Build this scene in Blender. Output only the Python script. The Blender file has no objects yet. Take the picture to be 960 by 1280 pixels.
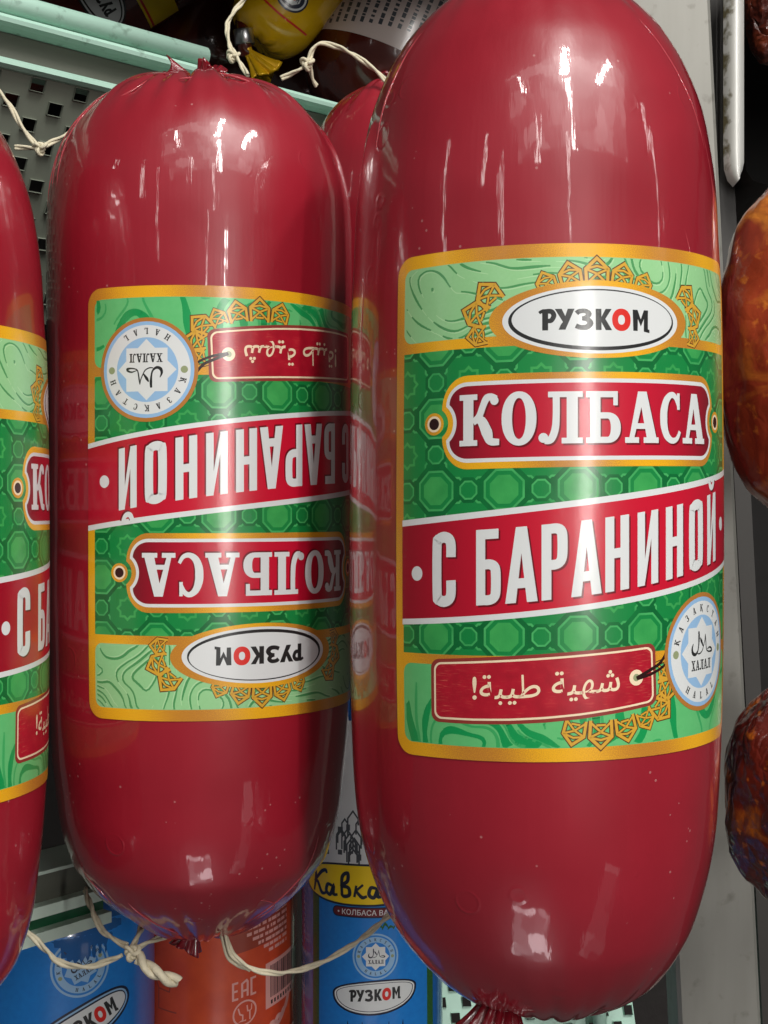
import bpy, math, random
import numpy as np
from mathutils import Vector, Matrix, noise
from mathutils.geometry import tessellate_polygon

random.seed(7)
S = bpy.context.scene
COL = S.collection
PI = math.pi
R_ = math.radians

# ------------------------------------------------------------------ camera, world, lamps
cam_d = bpy.data.cameras.new('camera')
cam = bpy.data.objects.new('camera', cam_d)
COL.objects.link(cam)
cam.location = (0, 0, 0)
cam.rotation_euler = (R_(90), 0, 0)
cam_d.sensor_fit = 'VERTICAL'
cam_d.sensor_height = 24
cam_d.lens = 24 * 1650 / 1280
cam_d.clip_start = 0.01
cam_d.clip_end = 60
S.camera = cam

W = bpy.data.worlds.new('World')
S.world = W
W.use_nodes = True
W.node_tree.nodes['Background'].inputs[0].default_value = (0.95, 1.0, 0.98, 1)
W.node_tree.nodes['Background'].inputs[1].default_value = 0.06

S.view_settings.view_transform = 'Standard'
S.view_settings.look = 'None'
S.view_settings.exposure = 0
S.view_settings.gamma = 1

AIM = Vector((0.01, 0.33, 0.0))


def lamp(name, loc, size, L, target=None, col=(1, 0.97, 0.93), up=None, uneven=0):
    """area lamp of given radiance L, size = (across, along); 'up' = the long axis"""
    d = bpy.data.lights.new(name, 'AREA')
    d.shape = 'RECTANGLE'
    d.size, d.size_y = size
    d.energy = L * PI * size[0] * size[1]
    d.color = col
    if uneven:
        d.use_nodes = True
        nt = d.node_tree
        em = nt.nodes['Emission']
        g = nt.nodes.new('ShaderNodeNewGeometry')
        mp = nt.nodes.new('ShaderNodeMapping')
        mp.inputs['Scale'].default_value = (uneven * size[0] / size[1], uneven, 1)
        nt.links.new(g.outputs['Parametric'], mp.inputs['Vector'])
        vo = nt.nodes.new('ShaderNodeTexVoronoi')
        vo.distance = 'CHEBYCHEV'
        vo.inputs['Scale'].default_value = 1.0
        nt.links.new(mp.outputs[0], vo.inputs['Vector'])
        sp = nt.nodes.new('ShaderNodeSeparateColor')
        nt.links.new(vo.outputs['Color'], sp.inputs[0])
        pw = nt.nodes.new('ShaderNodeMath')
        pw.operation = 'POWER'
        pw.inputs[1].default_value = 2.0
        nt.links.new(sp.outputs[0], pw.inputs[0])
        ml = nt.nodes.new('ShaderNodeMath')
        ml.operation = 'MULTIPLY_ADD'
        ml.inputs[1].default_value = 2.4
        ml.inputs[2].default_value = 0.15
        nt.links.new(pw.outputs[0], ml.inputs[0])
        nt.links.new(ml.outputs[0], em.inputs['Strength'])
    o = bpy.data.objects.new(name, d)
    COL.objects.link(o)
    o.location = loc
    t = Vector(target) if target else AIM
    z = (Vector(loc) - t).normalized()
    u = Vector(up) if up else Vector((0, 0, 1))
    x = u.cross(z).normalized()
    y = z.cross(x).normalized()
    m = Matrix((x, y, z)).transposed()
    o.rotation_euler = m.to_euler()
    return o


def around(phi, elev, dist, base=(0.037, 0.32, 0.0)):
    p, e = R_(phi), R_(elev)
    return (base[0] + dist * math.sin(p) * math.cos(e), base[1] - dist * math.cos(p) * math.cos(e), base[2] + dist * math.sin(e))


# ceiling tubes above the aisle (main light), running away from the shelf
lamp('ceiling_lamp_a', (0.36, -0.55, 1.30), (0.08, 0.40), 150, target=(0.30, -0.15, 0.0), up=(0, 1, 0))
lamp('ceiling_lamp_b', (0.95, -0.55, 1.30), (0.08, 0.40), 110, target=(0.6, -0.15, 0.0), up=(0, 1, 0))
lamp('ceiling_lamp_c', (-0.35, -1.00, 1.35), (0.05, 0.25), 40, target=(-0.2, -0.30, 0.0), up=(0, 1, 0))
# tubes and lit cabinets across the aisle, seen as upright streaks in the casings
lamp('aisle_lamp_a', around(-4, 30, 2.2), (0.055, 0.50), 13)
lamp('aisle_lamp_b', around(19, 36, 2.2), (0.085, 0.75), 34)
lamp('aisle_lamp_b', around(15, 24, 2.2), (0.034, 0.60), 11)
lamp('aisle_lamp_c', around(24, 4.5, 2.2), (0.050, 0.66), 100)
lamp('aisle_lamp_c', around(10, 6, 2.2), (0.014, 0.80), 22)
lamp('aisle_lamp_d', around(58, 50, 2.0), (0.09, 0.14), 40)
lamp('aisle_lamp_e', around(-38, 26, 2.2), (0.034, 0.50), 11)
lamp('aisle_lamp_e', around(-26, 20, 2.2), (0.024, 0.60), 8)
lamp('aisle_lamp_f', around(-62, 20, 2.0), (0.018, 0.70), 12)
lamp('aisle_lamp_f', around(74, 24, 2.0), (0.034, 0.70), 9)
# wide dim fill added above and behind the camera, no known fixture
lamp('fill_light', (0.7, -1.7, 1.9), (3.6, 1.5), 0.9, uneven=5)
# lamps added low in front to give the lower casings bright reflections
lamp('low_reflection_lamp', (-0.020, 0.10, -0.37), (0.12, 0.13), 3.0, target=(-0.01, 0.27, -0.10), col=(1, 0.86, 0.88), uneven=3)
lamp('low_reflection_lamp', (0.30, 0.02, -0.42), (0.10, 0.30), 0.5, target=(0.03, 0.30, -0.08), col=(1, 0.9, 0.9), uneven=3)


# ------------------------------------------------------------------ helpers: objects
def link(o):
    COL.objects.link(o)
    return o


def tag(o, label, cat, group=None, kind=None):
    if label:
        o['label'] = label
    if cat:
        o['category'] = cat
    if group:
        o['group'] = group
    if kind:
        o['kind'] = kind
    return o


def empty(name, loc, label, cat, group=None):
    o = bpy.data.objects.new(name, None)
    o.empty_display_size = 0.01
    o.location = loc
    link(o)
    return tag(o, label, cat, group)


def mesh_obj(name, verts, faces, mats, parent=None, fm=None, smooth=True, loc=None, normals=None, uvs=None):
    me = bpy.data.meshes.new(name)
    me.from_pydata([tuple(v) for v in verts], [], faces)
    if not isinstance(mats, (list, tuple)):
        mats = [mats]
    for m in mats:
        me.materials.append(m)
    if fm is not None:
        me.polygons.foreach_set('material_index', fm)
    me.polygons.foreach_set('use_smooth', [smooth] * len(me.polygons))
    if uvs is not None:
        lay = me.uv_layers.new(name='print')
        idx = np.empty(len(me.loops), dtype=np.int32)
        me.loops.foreach_get('vertex_index', idx)
        lay.data.foreach_set('uv', np.asarray(uvs, dtype=np.float32)[idx].ravel())
    me.update()
    if normals is not None:
        me.normals_split_custom_set_from_vertices([tuple(n) for n in normals])
    o = bpy.data.objects.new(name, me)
    link(o)
    if loc:
        o.location = loc
    if parent:
        o.parent = parent
    return o


# ------------------------------------------------------------------ helpers: materials
def nmat(name):
    m = bpy.data.materials.new(name)
    m.use_nodes = True
    nt = m.node_tree
    return m, nt, nt.nodes['Principled BSDF']


def N(nt, t, **kw):
    n = nt.nodes.new(t)
    for k, v in kw.items():
        if hasattr(n, k):
            setattr(n, k, v)
        else:
            n.inputs[k].default_value = v
    return n


def MA(nt, op, a, b=None, c=None, clamp=False):
    n = nt.nodes.new('ShaderNodeMath')
    n.operation = op
    n.use_clamp = clamp
    for i, x in enumerate((a, b, c)):
        if x is None:
            continue
        if isinstance(x, (int, float)):
            n.inputs[i].default_value = x
        else:
            nt.links.new(x, n.inputs[i])
    return n.outputs[0]


def MIX(nt, f, a, b):
    n = nt.nodes.new('ShaderNodeMix')
    n.data_type = 'RGBA'
    for sock, x in ((n.inputs[0], f), (n.inputs[6], a), (n.inputs[7], b)):
        if isinstance(x, (int, float)):
            sock.default_value = x
        elif isinstance(x, tuple):
            sock.default_value = (*x, 1) if len(x) == 3 else x
        else:
            nt.links.new(x, sock)
    return n.outputs[2]


def srgb(r, g, b):
    def f(c):
        c /= 255
        return c / 12.92 if c <= 0.04045 else ((c + 0.055) / 1.055) ** 2.4
    return (f(r), f(g), f(b))


def plain(name, col, rough=0.5, metal=0.0, var=0.12, scale=120, coat=0.0, bump=0.0, bscale=400, spec=0.5):
    m, nt, p = nmat(name)
    tc = N(nt, 'ShaderNodeTexCoord')
    no = N(nt, 'ShaderNodeTexNoise', Scale=scale, Detail=5.0)
    nt.links.new(tc.outputs['Object'], no.inputs['Vector'])
    lo = tuple(c * (1 - var) for c in col)
    hi = tuple(min(1, c * (1 + var)) for c in col)
    nt.links.new(MIX(nt, no.outputs['Fac'], lo, hi), p.inputs['Base Color'])
    p.inputs['Roughness'].default_value = rough
    p.inputs['Metallic'].default_value = metal
    p.inputs['Specular IOR Level'].default_value = spec
    p.inputs['Coat Weight'].default_value = coat
    p.inputs['Coat Roughness'].default_value = 0.08
    if bump:
        n2 = N(nt, 'ShaderNodeTexNoise', Scale=bscale, Detail=4.0)
        nt.links.new(tc.outputs['Object'], n2.inputs['Vector'])
        b = N(nt, 'ShaderNodeBump', Strength=1.0, Distance=bump)
        nt.links.new(n2.outputs['Fac'], b.inputs['Height'])
        nt.links.new(b.outputs[0], p.inputs['Normal'])
    return m


def casing_mat(name, col, col2, rough=0.30, coat=1.0):
    """smooth plastic sausage casing: faint mottling, fine upright scuffs, shallow dents"""
    m, nt, p = nmat(name)
    tc = N(nt, 'ShaderNodeTexCoord')
    no = N(nt, 'ShaderNodeTexNoise', Scale=26, Detail=6.0)
    nt.links.new(tc.outputs['Object'], no.inputs['Vector'])
    c = MIX(nt, MA(nt, 'MULTIPLY_ADD', no.outputs['Fac'], 1.6, -0.3, clamp=True), col, col2)
    # little pale specks under the film
    vo = N(nt, 'ShaderNodeTexVoronoi', Scale=330)
    nt.links.new(tc.outputs['Object'], vo.inputs['Vector'])
    sp = MA(nt, 'LESS_THAN', vo.outputs['Distance'], 0.10)
    n3 = N(nt, 'ShaderNodeTexNoise', Scale=45, Detail=2.0)
    nt.links.new(tc.outputs['Object'], n3.inputs['Vector'])
    sp = MA(nt, 'MULTIPLY', sp, MA(nt, 'GREATER_THAN', n3.outputs['Fac'], 0.55))
    c = MIX(nt, MA(nt, 'MULTIPLY', sp, 0.35), c, (0.6, 0.35, 0.33))
    nt.links.new(c, p.inputs['Base Color'])
    p.inputs['Roughness'].default_value = rough
    p.inputs['Coat Weight'].default_value = coat
    p.inputs['Coat Roughness'].default_value = 0.045
    p.inputs['Coat IOR'].default_value = 1.5
    mp = N(nt, 'ShaderNodeMapping')
    mp.inputs['Scale'].default_value = (420, 420, 26)
    nt.links.new(tc.outputs['Object'], mp.inputs['Vector'])
    s1 = N(nt, 'ShaderNodeTexNoise', Scale=1.0, Detail=3.0)
    nt.links.new(mp.outputs[0], s1.inputs['Vector'])
    s2 = N(nt, 'ShaderNodeTexNoise', Scale=55, Detail=2.0)
    nt.links.new(tc.outputs['Object'], s2.inputs['Vector'])
    v2 = N(nt, 'ShaderNodeTexVoronoi', Scale=95)
    nt.links.new(tc.outputs['Object'], v2.inputs['Vector'])
    ringm = MA(nt, 'SUBTRACT', 1.0, MA(nt, 'MULTIPLY', MA(nt, 'ABSOLUTE', MA(nt, 'SUBTRACT', v2.outputs['Distance'], 0.28)), 22.0, clamp=True), clamp=True)
    nm = N(nt, 'ShaderNodeTexNoise', Scale=38, Detail=1.0)
    nt.links.new(tc.outputs['Object'], nm.inputs['Vector'])
    ringm = MA(nt, 'MULTIPLY', ringm, MA(nt, 'MULTIPLY', MA(nt, 'SUBTRACT', nm.outputs['Fac'], 0.56), 6.0, clamp=True))
    b1 = N(nt, 'ShaderNodeBump', Strength=1.0, Distance=0.00005)
    nt.links.new(s1.outputs['Fac'], b1.inputs['Height'])
    b2 = N(nt, 'ShaderNodeBump', Strength=1.0, Distance=0.00024)
    nt.links.new(s2.outputs['Fac'], b2.inputs['Height'])
    nt.links.new(b1.outputs[0], b2.inputs['Normal'])
    b3 = N(nt, 'ShaderNodeBump', Strength=1.0, Distance=0.00016)
    nt.links.new(ringm, b3.inputs['Height'])
    nt.links.new(b2.outputs[0], b3.inputs['Normal'])
    nt.links.new(b3.outputs[0], p.inputs['Normal'])
    nt.links.new(b3.outputs[0], p.inputs['Coat Normal'])
    return m


# ---- printed inks: every ink reads the label's own flat millimetre coordinates from UV
INK_ROUGH = 0.34


def ink_base(name):
    m, nt, p = nmat(name)
    uv = N(nt, 'ShaderNodeUVMap', uv_map='print')
    sx = N(nt, 'ShaderNodeSeparateXYZ')
    nt.links.new(uv.outputs[0], sx.inputs[0])
    p.inputs['Roughness'].default_value = INK_ROUGH
    p.inputs['Coat Weight'].default_value = 0.7
    p.inputs['Coat Roughness'].default_value = 0.16
    mp = N(nt, 'ShaderNodeMapping')
    mp.inputs['Scale'].default_value = (5.0, 0.9, 1)
    nt.links.new(uv.outputs[0], mp.inputs['Vector'])
    s = N(nt, 'ShaderNodeTexNoise', Scale=1.0, Detail=4.0)
    nt.links.new(mp.outputs[0], s.inputs['Vector'])
    b = N(nt, 'ShaderNodeBump', Strength=1.0, Distance=0.000015)
    nt.links.new(s.outputs['Fac'], b.inputs['Height'])
    nt.links.new(b.outputs[0], p.inputs['Normal'])
    nt.links.new(b.outputs[0], p.inputs['Coat Normal'])
    return m, nt, p, uv.outputs[0], sx.outputs[0], sx.outputs[1]


def ink(name, col, col2=None, grain=9.0, fac=0.5):
    m, nt, p, uv, u, v = ink_base(name)
    no = N(nt, 'ShaderNodeTexNoise', Scale=grain, Detail=3.0)
    nt.links.new(uv, no.inputs['Vector'])
    c2 = col2 or tuple(c * 0.88 for c in col)
    nt.links.new(MIX(nt, MA(nt, 'MULTIPLY', no.outputs['Fac'], fac * 2, clamp=True), col, c2), p.inputs['Base Color'])
    return m


def ink_gold(name):
    m, nt, p, uv, u, v = ink_base(name)
    w = MA(nt, 'SINE', MA(nt, 'MULTIPLY_ADD', u, 0.17, MA(nt, 'MULTIPLY', v, 0.05)))
    w = MA(nt, 'MULTIPLY_ADD', w, 0.5, 0.5)
    wn = N(nt, 'ShaderNodeTexNoise', Scale=5.5, Detail=6.0)
    nt.links.new(uv, wn.inputs['Vector'])
    f = MA(nt, 'MULTIPLY_ADD', MA(nt, 'SUBTRACT', wn.outputs['Fac'], 0.5), 2.6, w, clamp=True)
    nt.links.new(MIX(nt, f, srgb(186, 122, 44), srgb(238, 176, 24)), p.inputs['Base Color'])
    return m


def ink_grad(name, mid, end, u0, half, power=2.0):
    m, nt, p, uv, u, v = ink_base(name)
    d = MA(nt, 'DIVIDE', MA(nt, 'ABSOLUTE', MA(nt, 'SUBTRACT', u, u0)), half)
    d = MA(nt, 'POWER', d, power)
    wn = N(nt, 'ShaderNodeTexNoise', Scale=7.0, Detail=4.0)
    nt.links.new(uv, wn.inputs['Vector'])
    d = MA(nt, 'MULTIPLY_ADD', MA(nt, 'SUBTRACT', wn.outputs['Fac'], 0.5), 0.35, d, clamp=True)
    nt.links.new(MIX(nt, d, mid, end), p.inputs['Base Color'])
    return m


def ink_girih(name):
    """dark green field with a lattice of octagons and eight-pointed stars"""
    m, nt, p, uv, u, v = ink_base(name)
    P = 20.0

    def cell(x, off):
        t = MA(nt, 'ADD', MA(nt, 'DIVIDE', x, P), off)
        return MA(nt, 'ABSOLUTE', MA(nt, 'MULTIPLY', MA(nt, 'SUBTRACT', MA(nt, 'FRACT', MA(nt, 'ADD', t, 100.0)), 0.5), P))

    def octa(x, y, star=False):
        sq = MA(nt, 'MAXIMUM', x, y)
        di = MA(nt, 'MULTIPLY', MA(nt, 'ADD', x, y), 0.7071)
        return MA(nt, 'MINIMUM' if star else 'MAXIMUM', sq, di)

    def band(d, lo, hi):
        return MA(nt, 'MULTIPLY', MA(nt, 'GREATER_THAN', d, lo), MA(nt, 'LESS_THAN', d, hi))
    u = MA(nt, 'MULTIPLY', u, 1.28)
    v = MA(nt, 'MULTIPLY', v, 1.28)
    ax, ay = cell(u, 0.13), cell(v, 0.31)
    bx, by = cell(u, 0.63), cell(v, 0.81)
    d1 = octa(ax, ay)
    s2 = octa(bx, by, True)
    dc = MA(nt, 'MINIMUM', octa(ax, by), octa(bx, ay))
    base, dark, light, lite2 = srgb(18, 132, 64), srgb(0, 96, 46), srgb(64, 168, 86), srgb(74, 178, 100)
    c = MIX(nt, band(s2, 6.9, 8.0), base, dark)
    c = MIX(nt, band(s2, 6.3, 6.9), c, lite2)
    c = MIX(nt, band(s2, 2.2, 2.9), c, light)
    c = MIX(nt, MA(nt, 'LESS_THAN', dc, 3.5), c, dark)
    c = MIX(nt, MA(nt, 'LESS_THAN', dc, 2.6), c, lite2)
    c = MIX(nt, MA(nt, 'LESS_THAN', dc, 2.1), c, base)
    c = MIX(nt, MA(nt, 'LESS_THAN', d1, 6.9), c, dark)
    c = MIX(nt, MA(nt, 'LESS_THAN', d1, 5.6), c, lite2)
    c = MIX(nt, MA(nt, 'LESS_THAN', d1, 5.0), c, base)
    c = MIX(nt, MA(nt, 'LESS_THAN', d1, 3.9), c, light)
    wn = N(nt, 'ShaderNodeTexNoise', Scale=0.16, Detail=3.0)
    nt.links.new(uv, wn.inputs['Vector'])
    c = MIX(nt, MA(nt, 'MULTIPLY_ADD', wn.outputs['Fac'], 1.4, -0.45, clamp=True), c, srgb(10, 128, 60))
    nt.links.new(c, p.inputs['Base Color'])
    return m


def ink_worn(name):
    """worn red tag with pale scratches near its ends"""
    m, nt, p, uv, u, v = ink_base(name)
    mp = N(nt, 'ShaderNodeMapping')
    mp.inputs['Scale'].default_value = (0.35, 4.5, 1)
    nt.links.new(uv, mp.inputs['Vector'])
    no = N(nt, 'ShaderNodeTexNoise', Scale=1.0, Detail=5.0)
    nt.links.new(mp.outputs[0], no.inputs['Vector'])
    n2 = N(nt, 'ShaderNodeTexNoise', Scale=0.35, Detail=2.0)
    nt.links.new(uv, n2.inputs['Vector'])
    edge = MA(nt, 'POWER', MA(nt, 'DIVIDE', MA(nt, 'ABSOLUTE', MA(nt, 'ADD', u, 17.0)), 26.0), 3.0, clamp=True)
    f = MA(nt, 'MULTIPLY', MA(nt, 'MULTIPLY', MA(nt, 'SUBTRACT', no.outputs['Fac'], 0.56), 9.0, clamp=True),
           MA(nt, 'ADD', MA(nt, 'MULTIPLY', edge, 0.6), MA(nt, 'MULTIPLY', MA(nt, 'SUBTRACT', n2.outputs['Fac'], 0.5), 1.2), clamp=True))
    c = MIX(nt, n2.outputs['Fac'], srgb(150, 14, 34), srgb(188, 22, 46))
    nt.links.new(MIX(nt, f, c, srgb(226, 120, 96)), p.inputs['Base Color'])
    return m


WHITE = srgb(224, 227, 227)
MATS = [
    ('gold', ink_gold('ink_gold')),
    ('agate_pale', ink('ink_agate_pale', srgb(152, 206, 148), srgb(142, 200, 138), grain=1.2)),
    ('agate_deep', ink('ink_agate_deep', srgb(104, 194, 122), srgb(88, 184, 110), grain=0.4)),
    ('vein', ink('ink_vein', srgb(64, 140, 80), srgb(84, 158, 96))),
    ('vein_light', ink('ink_vein_light', srgb(176, 222, 166))),
    ('vein_deep', ink('ink_vein_deep', srgb(8, 146, 76), srgb(18, 154, 82))),
    ('vein_mid', ink('ink_vein_mid', srgb(60, 172, 98))),
    ('girih', ink_girih('ink_girih')),
    ('white', ink('ink_white', WHITE)),
    ('black', ink('ink_black', (0.012, 0.013, 0.014), (0.02, 0.02, 0.02))),
    ('redo', ink('ink_orange_red', srgb(222, 40, 30))),
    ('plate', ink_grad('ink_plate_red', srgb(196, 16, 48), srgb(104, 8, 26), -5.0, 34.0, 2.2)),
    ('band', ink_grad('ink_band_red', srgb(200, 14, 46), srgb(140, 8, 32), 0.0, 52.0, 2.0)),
    ('shade', ink('ink_dark_red', srgb(112, 6, 24))),
    ('tag', ink_worn('ink_tag_red')),
    ('tagrim', ink('ink_tag_rim', srgb(120, 26, 32), srgb(160, 70, 56))),
    ('cream', ink('ink_cream', srgb(246, 224, 190))),
    ('sky', ink('ink_light_blue', srgb(150, 190, 228))),
    ('brown', ink('ink_brown', srgb(92, 52, 18))),
    ('thread', ink('ink_thread', srgb(42, 14, 12))),
    ('goldline', ink('ink_gold_line', srgb(226, 178, 54), srgb(196, 142, 50))),
    ('deepgreen', ink('ink_deep_green', srgb(20, 128, 60))),
    ('copper', ink('ink_copper', srgb(190, 128, 54), srgb(164, 104, 44))),
    ('olive', ink('ink_olive', srgb(150, 160, 120))),
    # other packs
    ('blue', ink('ink_blue', srgb(30, 134, 216), srgb(22, 112, 198), grain=0.5)),
    ('navy', ink('ink_navy', srgb(16, 24, 52))),
    ('leaf', ink('ink_leaf', srgb(70, 130, 50), srgb(30, 84, 34), grain=1.6, fac=0.9)),
    ('yellow', ink('ink_yellow', srgb(250, 218, 10), srgb(240, 196, 4))),
    ('maroon', ink('ink_maroon', srgb(110, 20, 30))),
    ('sketch', ink('ink_grey', srgb(70, 74, 80))),
    ('orange', ink('ink_orange', srgb(244, 100, 50), srgb(200, 62, 34), grain=0.10, fac=0.6)),
    ('pink', ink('ink_pink', srgb(244, 178, 168))),
    ('rust', ink('ink_rust', srgb(170, 70, 50))),
    ('paleblue', ink('ink_pale_blue', srgb(150, 190, 226))),
    ('paper', ink('ink_paper', srgb(206, 190, 184))),
    ('brownpack', ink('ink_brown_pack', srgb(70, 26, 18), srgb(46, 16, 12), grain=0.2)),
]
MI = {k: i for i, (k, _) in enumerate(MATS)}
MLIST = [m for _, m in MATS]

M_CASE = casing_mat('red_casing', srgb(132, 17, 32), srgb(160, 28, 46), rough=0.36)
M_TAIL = plain('gathered_casing', srgb(120, 10, 26), rough=0.25, coat=1.0, var=0.25, scale=300, bump=0.0002, bscale=700)
M_TWINE = plain('cotton_twine', srgb(208, 200, 174), rough=0.85, var=0.25, scale=500, bump=0.0002, bscale=1800)
M_CLIP = plain('aluminium_clip', (0.55, 0.55, 0.55), rough=0.3, metal=1.0)


# ------------------------------------------------------------------ flat print artwork (millimetres)
class Art:
    def __init__(self, gu=2.0, gv=4.0):
        self.p = []           # (polygon, level, material)
        self.gu, self.gv = gu, gv
        self.xf = lambda x, y: (x, y)

    def poly(self, pts, mat, lvl):
        self.p.append(([self.xf(*q) for q in pts], lvl, MI[mat]))

    def loops(self, loops, mat, lvl):
        ls = [[Vector((x, y, 0)) for x, y in l] for l in loops]
        flat = [q for l in loops for q in l]
        for t in tessellate_polygon(ls):
            a, b, c = (flat[i] for i in t)
            ar = (b[0] - a[0]) * (c[1] - a[1]) - (b[1] - a[1]) * (c[0] - a[0])
            if abs(ar) < 1e-7:
                continue
            self.poly([a, b, c] if ar > 0 else [a, c, b], mat, lvl)

    def rect(self, x0, y0, x1, y1, mat, lvl):
        self.loops([[(x0, y0), (x1, y0), (x1, y1), (x0, y1)]], mat, lvl)

    def stroke(self, pts, w, mat, lvl, closed=False, smooth=0, cap=False):
        n = len(pts)
        ws = list(w) if isinstance(w, (list, tuple)) else [w] * n
        if smooth:
            pts, ws = catmull(pts, ws, smooth, closed)
            n = len(pts)
        L, Rr = [], []
        for i in range(n):
            if closed:
                a, b = pts[i - 1], pts[(i + 1) % n]
            else:
                a, b = pts[max(0, i - 1)], pts[min(n - 1, i + 1)]
            p = pts[i]
            d1 = unit(p[0] - a[0], p[1] - a[1]) if a != p else None
            d2 = unit(b[0] - p[0], b[1] - p[1]) if b != p else None
            d1 = d1 or d2
            d2 = d2 or d1
            t = unit(d1[0] + d2[0], d1[1] + d2[1]) or d1
            k = 1 / max(0.5, t[0] * d1[0] + t[1] * d1[1])
            nx, ny = -t[1] * ws[i] / 2 * k, t[0] * ws[i] / 2 * k
            L.append((p[0] + nx, p[1] + ny))
            Rr.append((p[0] - nx, p[1] - ny))
        for i in range(n if closed else n - 1):
            j = (i + 1) % n
            self.loops([[Rr[i], Rr[j], L[j], L[i]]], mat, lvl + (i % 2) * 0.15)
        if cap:
            for q, ww in ((pts[0], ws[0]), (pts[-1], ws[-1])):
                self.loops([ell(q[0], q[1], ww / 2, ww / 2, 10)], mat, lvl + 0.3)

    def font(self, body, x0, x1, y0, h, mat, lvl, offset=0.0, skew=0.0):
        """text from the built-in font fitted between x0 and x1 with capital height about h"""
        c = bpy.data.curves.new('t', 'FONT')
        c.body = body
        c.offset = offset
        c.resolution_u = 3
        o = link(bpy.data.objects.new('t', c))
        bpy.context.view_layer.update()
        me = bpy.data.meshes.new_from_object(o.evaluated_get(bpy.context.evaluated_depsgraph_get()))
        co = [(v.co.x, v.co.y) for v in me.vertices]
        mn, mx = min(a for a, _ in co), max(a for a, _ in co)
        k = (x1 - x0) / (mx - mn)
        ky = h / 0.73
        for f in me.polygons:
            q = [(x0 + (co[i][0] - mn) * k, y0 + co[i][1] * ky + skew * (co[i][0] - mn) * k) for i in f.vertices]
            ar = sum(q[i - 1][0] * q[i][1] - q[i][0] * q[i - 1][1] for i in range(len(q)))
            if abs(ar) > 1e-6:
                self.poly(q if ar > 0 else q[::-1], mat, lvl)
        bpy.data.objects.remove(o)
        bpy.data.curves.remove(c)
        bpy.data.meshes.remove(me)

    def cut(self):
        out = []
        for pts, lvl, mi in self.p:
            ps = [pts]
            for ax, g in ((0, self.gu), (1, self.gv)):
                nx = []
                for q in ps:
                    lo, hi = min(a[ax] for a in q), max(a[ax] for a in q)
                    k = math.floor(lo / g + 1e-9) + 1
                    while k * g < hi - 1e-9:
                        a_, q = split(q, ax, k * g)
                        if len(a_) > 2:
                            nx.append(a_)
                        k += 1
                        if len(q) < 3:
                            break
                    if len(q) > 2:
                        nx.append(q)
                ps = nx
            out += [(q, lvl, mi) for q in ps]
        return out


def split(q, ax, c):
    A, B = [], []
    n = len(q)
    for i in range(n):
        a, b = q[i], q[(i + 1) % n]
        da, db = a[ax] - c, b[ax] - c
        if da <= 0:
            A.append(a)
        if da >= 0:
            B.append(a)
        if da * db < 0:
            t = da / (da - db)
            m = (a[0] + (b[0] - a[0]) * t, a[1] + (b[1] - a[1]) * t)
            A.append(m)
            B.append(m)
    return A, B


def unit(x, y):
    l = math.hypot(x, y)
    return (x / l, y / l) if l > 1e-9 else None


def catmull(pts, ws, k, closed=False):
    n = len(pts)
    P, Wd = [], []
    for i in range(n if closed else n - 1):
        g = lambda j: (pts[j % n] if closed else pts[min(max(j, 0), n - 1)])
        gw = lambda j: (ws[j % n] if closed else ws[min(max(j, 0), n - 1)])
        a, b, c, d = g(i - 1), g(i), g(i + 1), g(i + 2)
        for s in range(k):
            t = s / k
            f = lambda p0, p1, p2, p3: 0.5 * (2 * p1 + (p2 - p0) * t + (2 * p0 - 5 * p1 + 4 * p2 - p3) * t * t + (3 * p1 - p0 - 3 * p2 + p3) * t ** 3)
            P.append(tuple(f(a[m], b[m], c[m], d[m]) for m in range(len(b))))
            Wd.append(gw(i) * (1 - t) + gw(i + 1) * t)
    if not closed:
        P.append(tuple(pts[-1]))
        Wd.append(ws[-1])
    return P, Wd


def ell(cx, cy, a, b, n=48, t0=0.0, t1=None, p=2.0):
    r = []
    full = t1 is None
    for i in range(n if full else n + 1):
        t = t0 + (2 * PI if full else t1 - t0) * i / n
        c, s = math.cos(t), math.sin(t)
        r.append((cx + a * math.copysign(abs(c) ** (2 / p), c), cy + b * math.copysign(abs(s) ** (2 / p), s)))
    return r


def rrect(x0, y0, x1, y1, r, n=8):
    o = []
    for cx, cy, a in ((x1 - r, y1 - r, 0), (x0 + r, y1 - r, 90), (x0 + r, y0 + r, 180), (x1 - r, y0 + r, 270)):
        o += [(cx + r * math.cos(R_(a + 90 * i / n)), cy + r * math.sin(R_(a + 90 * i / n))) for i in range(n + 1)]
    return o


# ---- lettering drawn as shapes; every glyph is a list of drawing calls in its own box
def g_rects(*rs):
    return [('r',) + r for r in rs]


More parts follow.
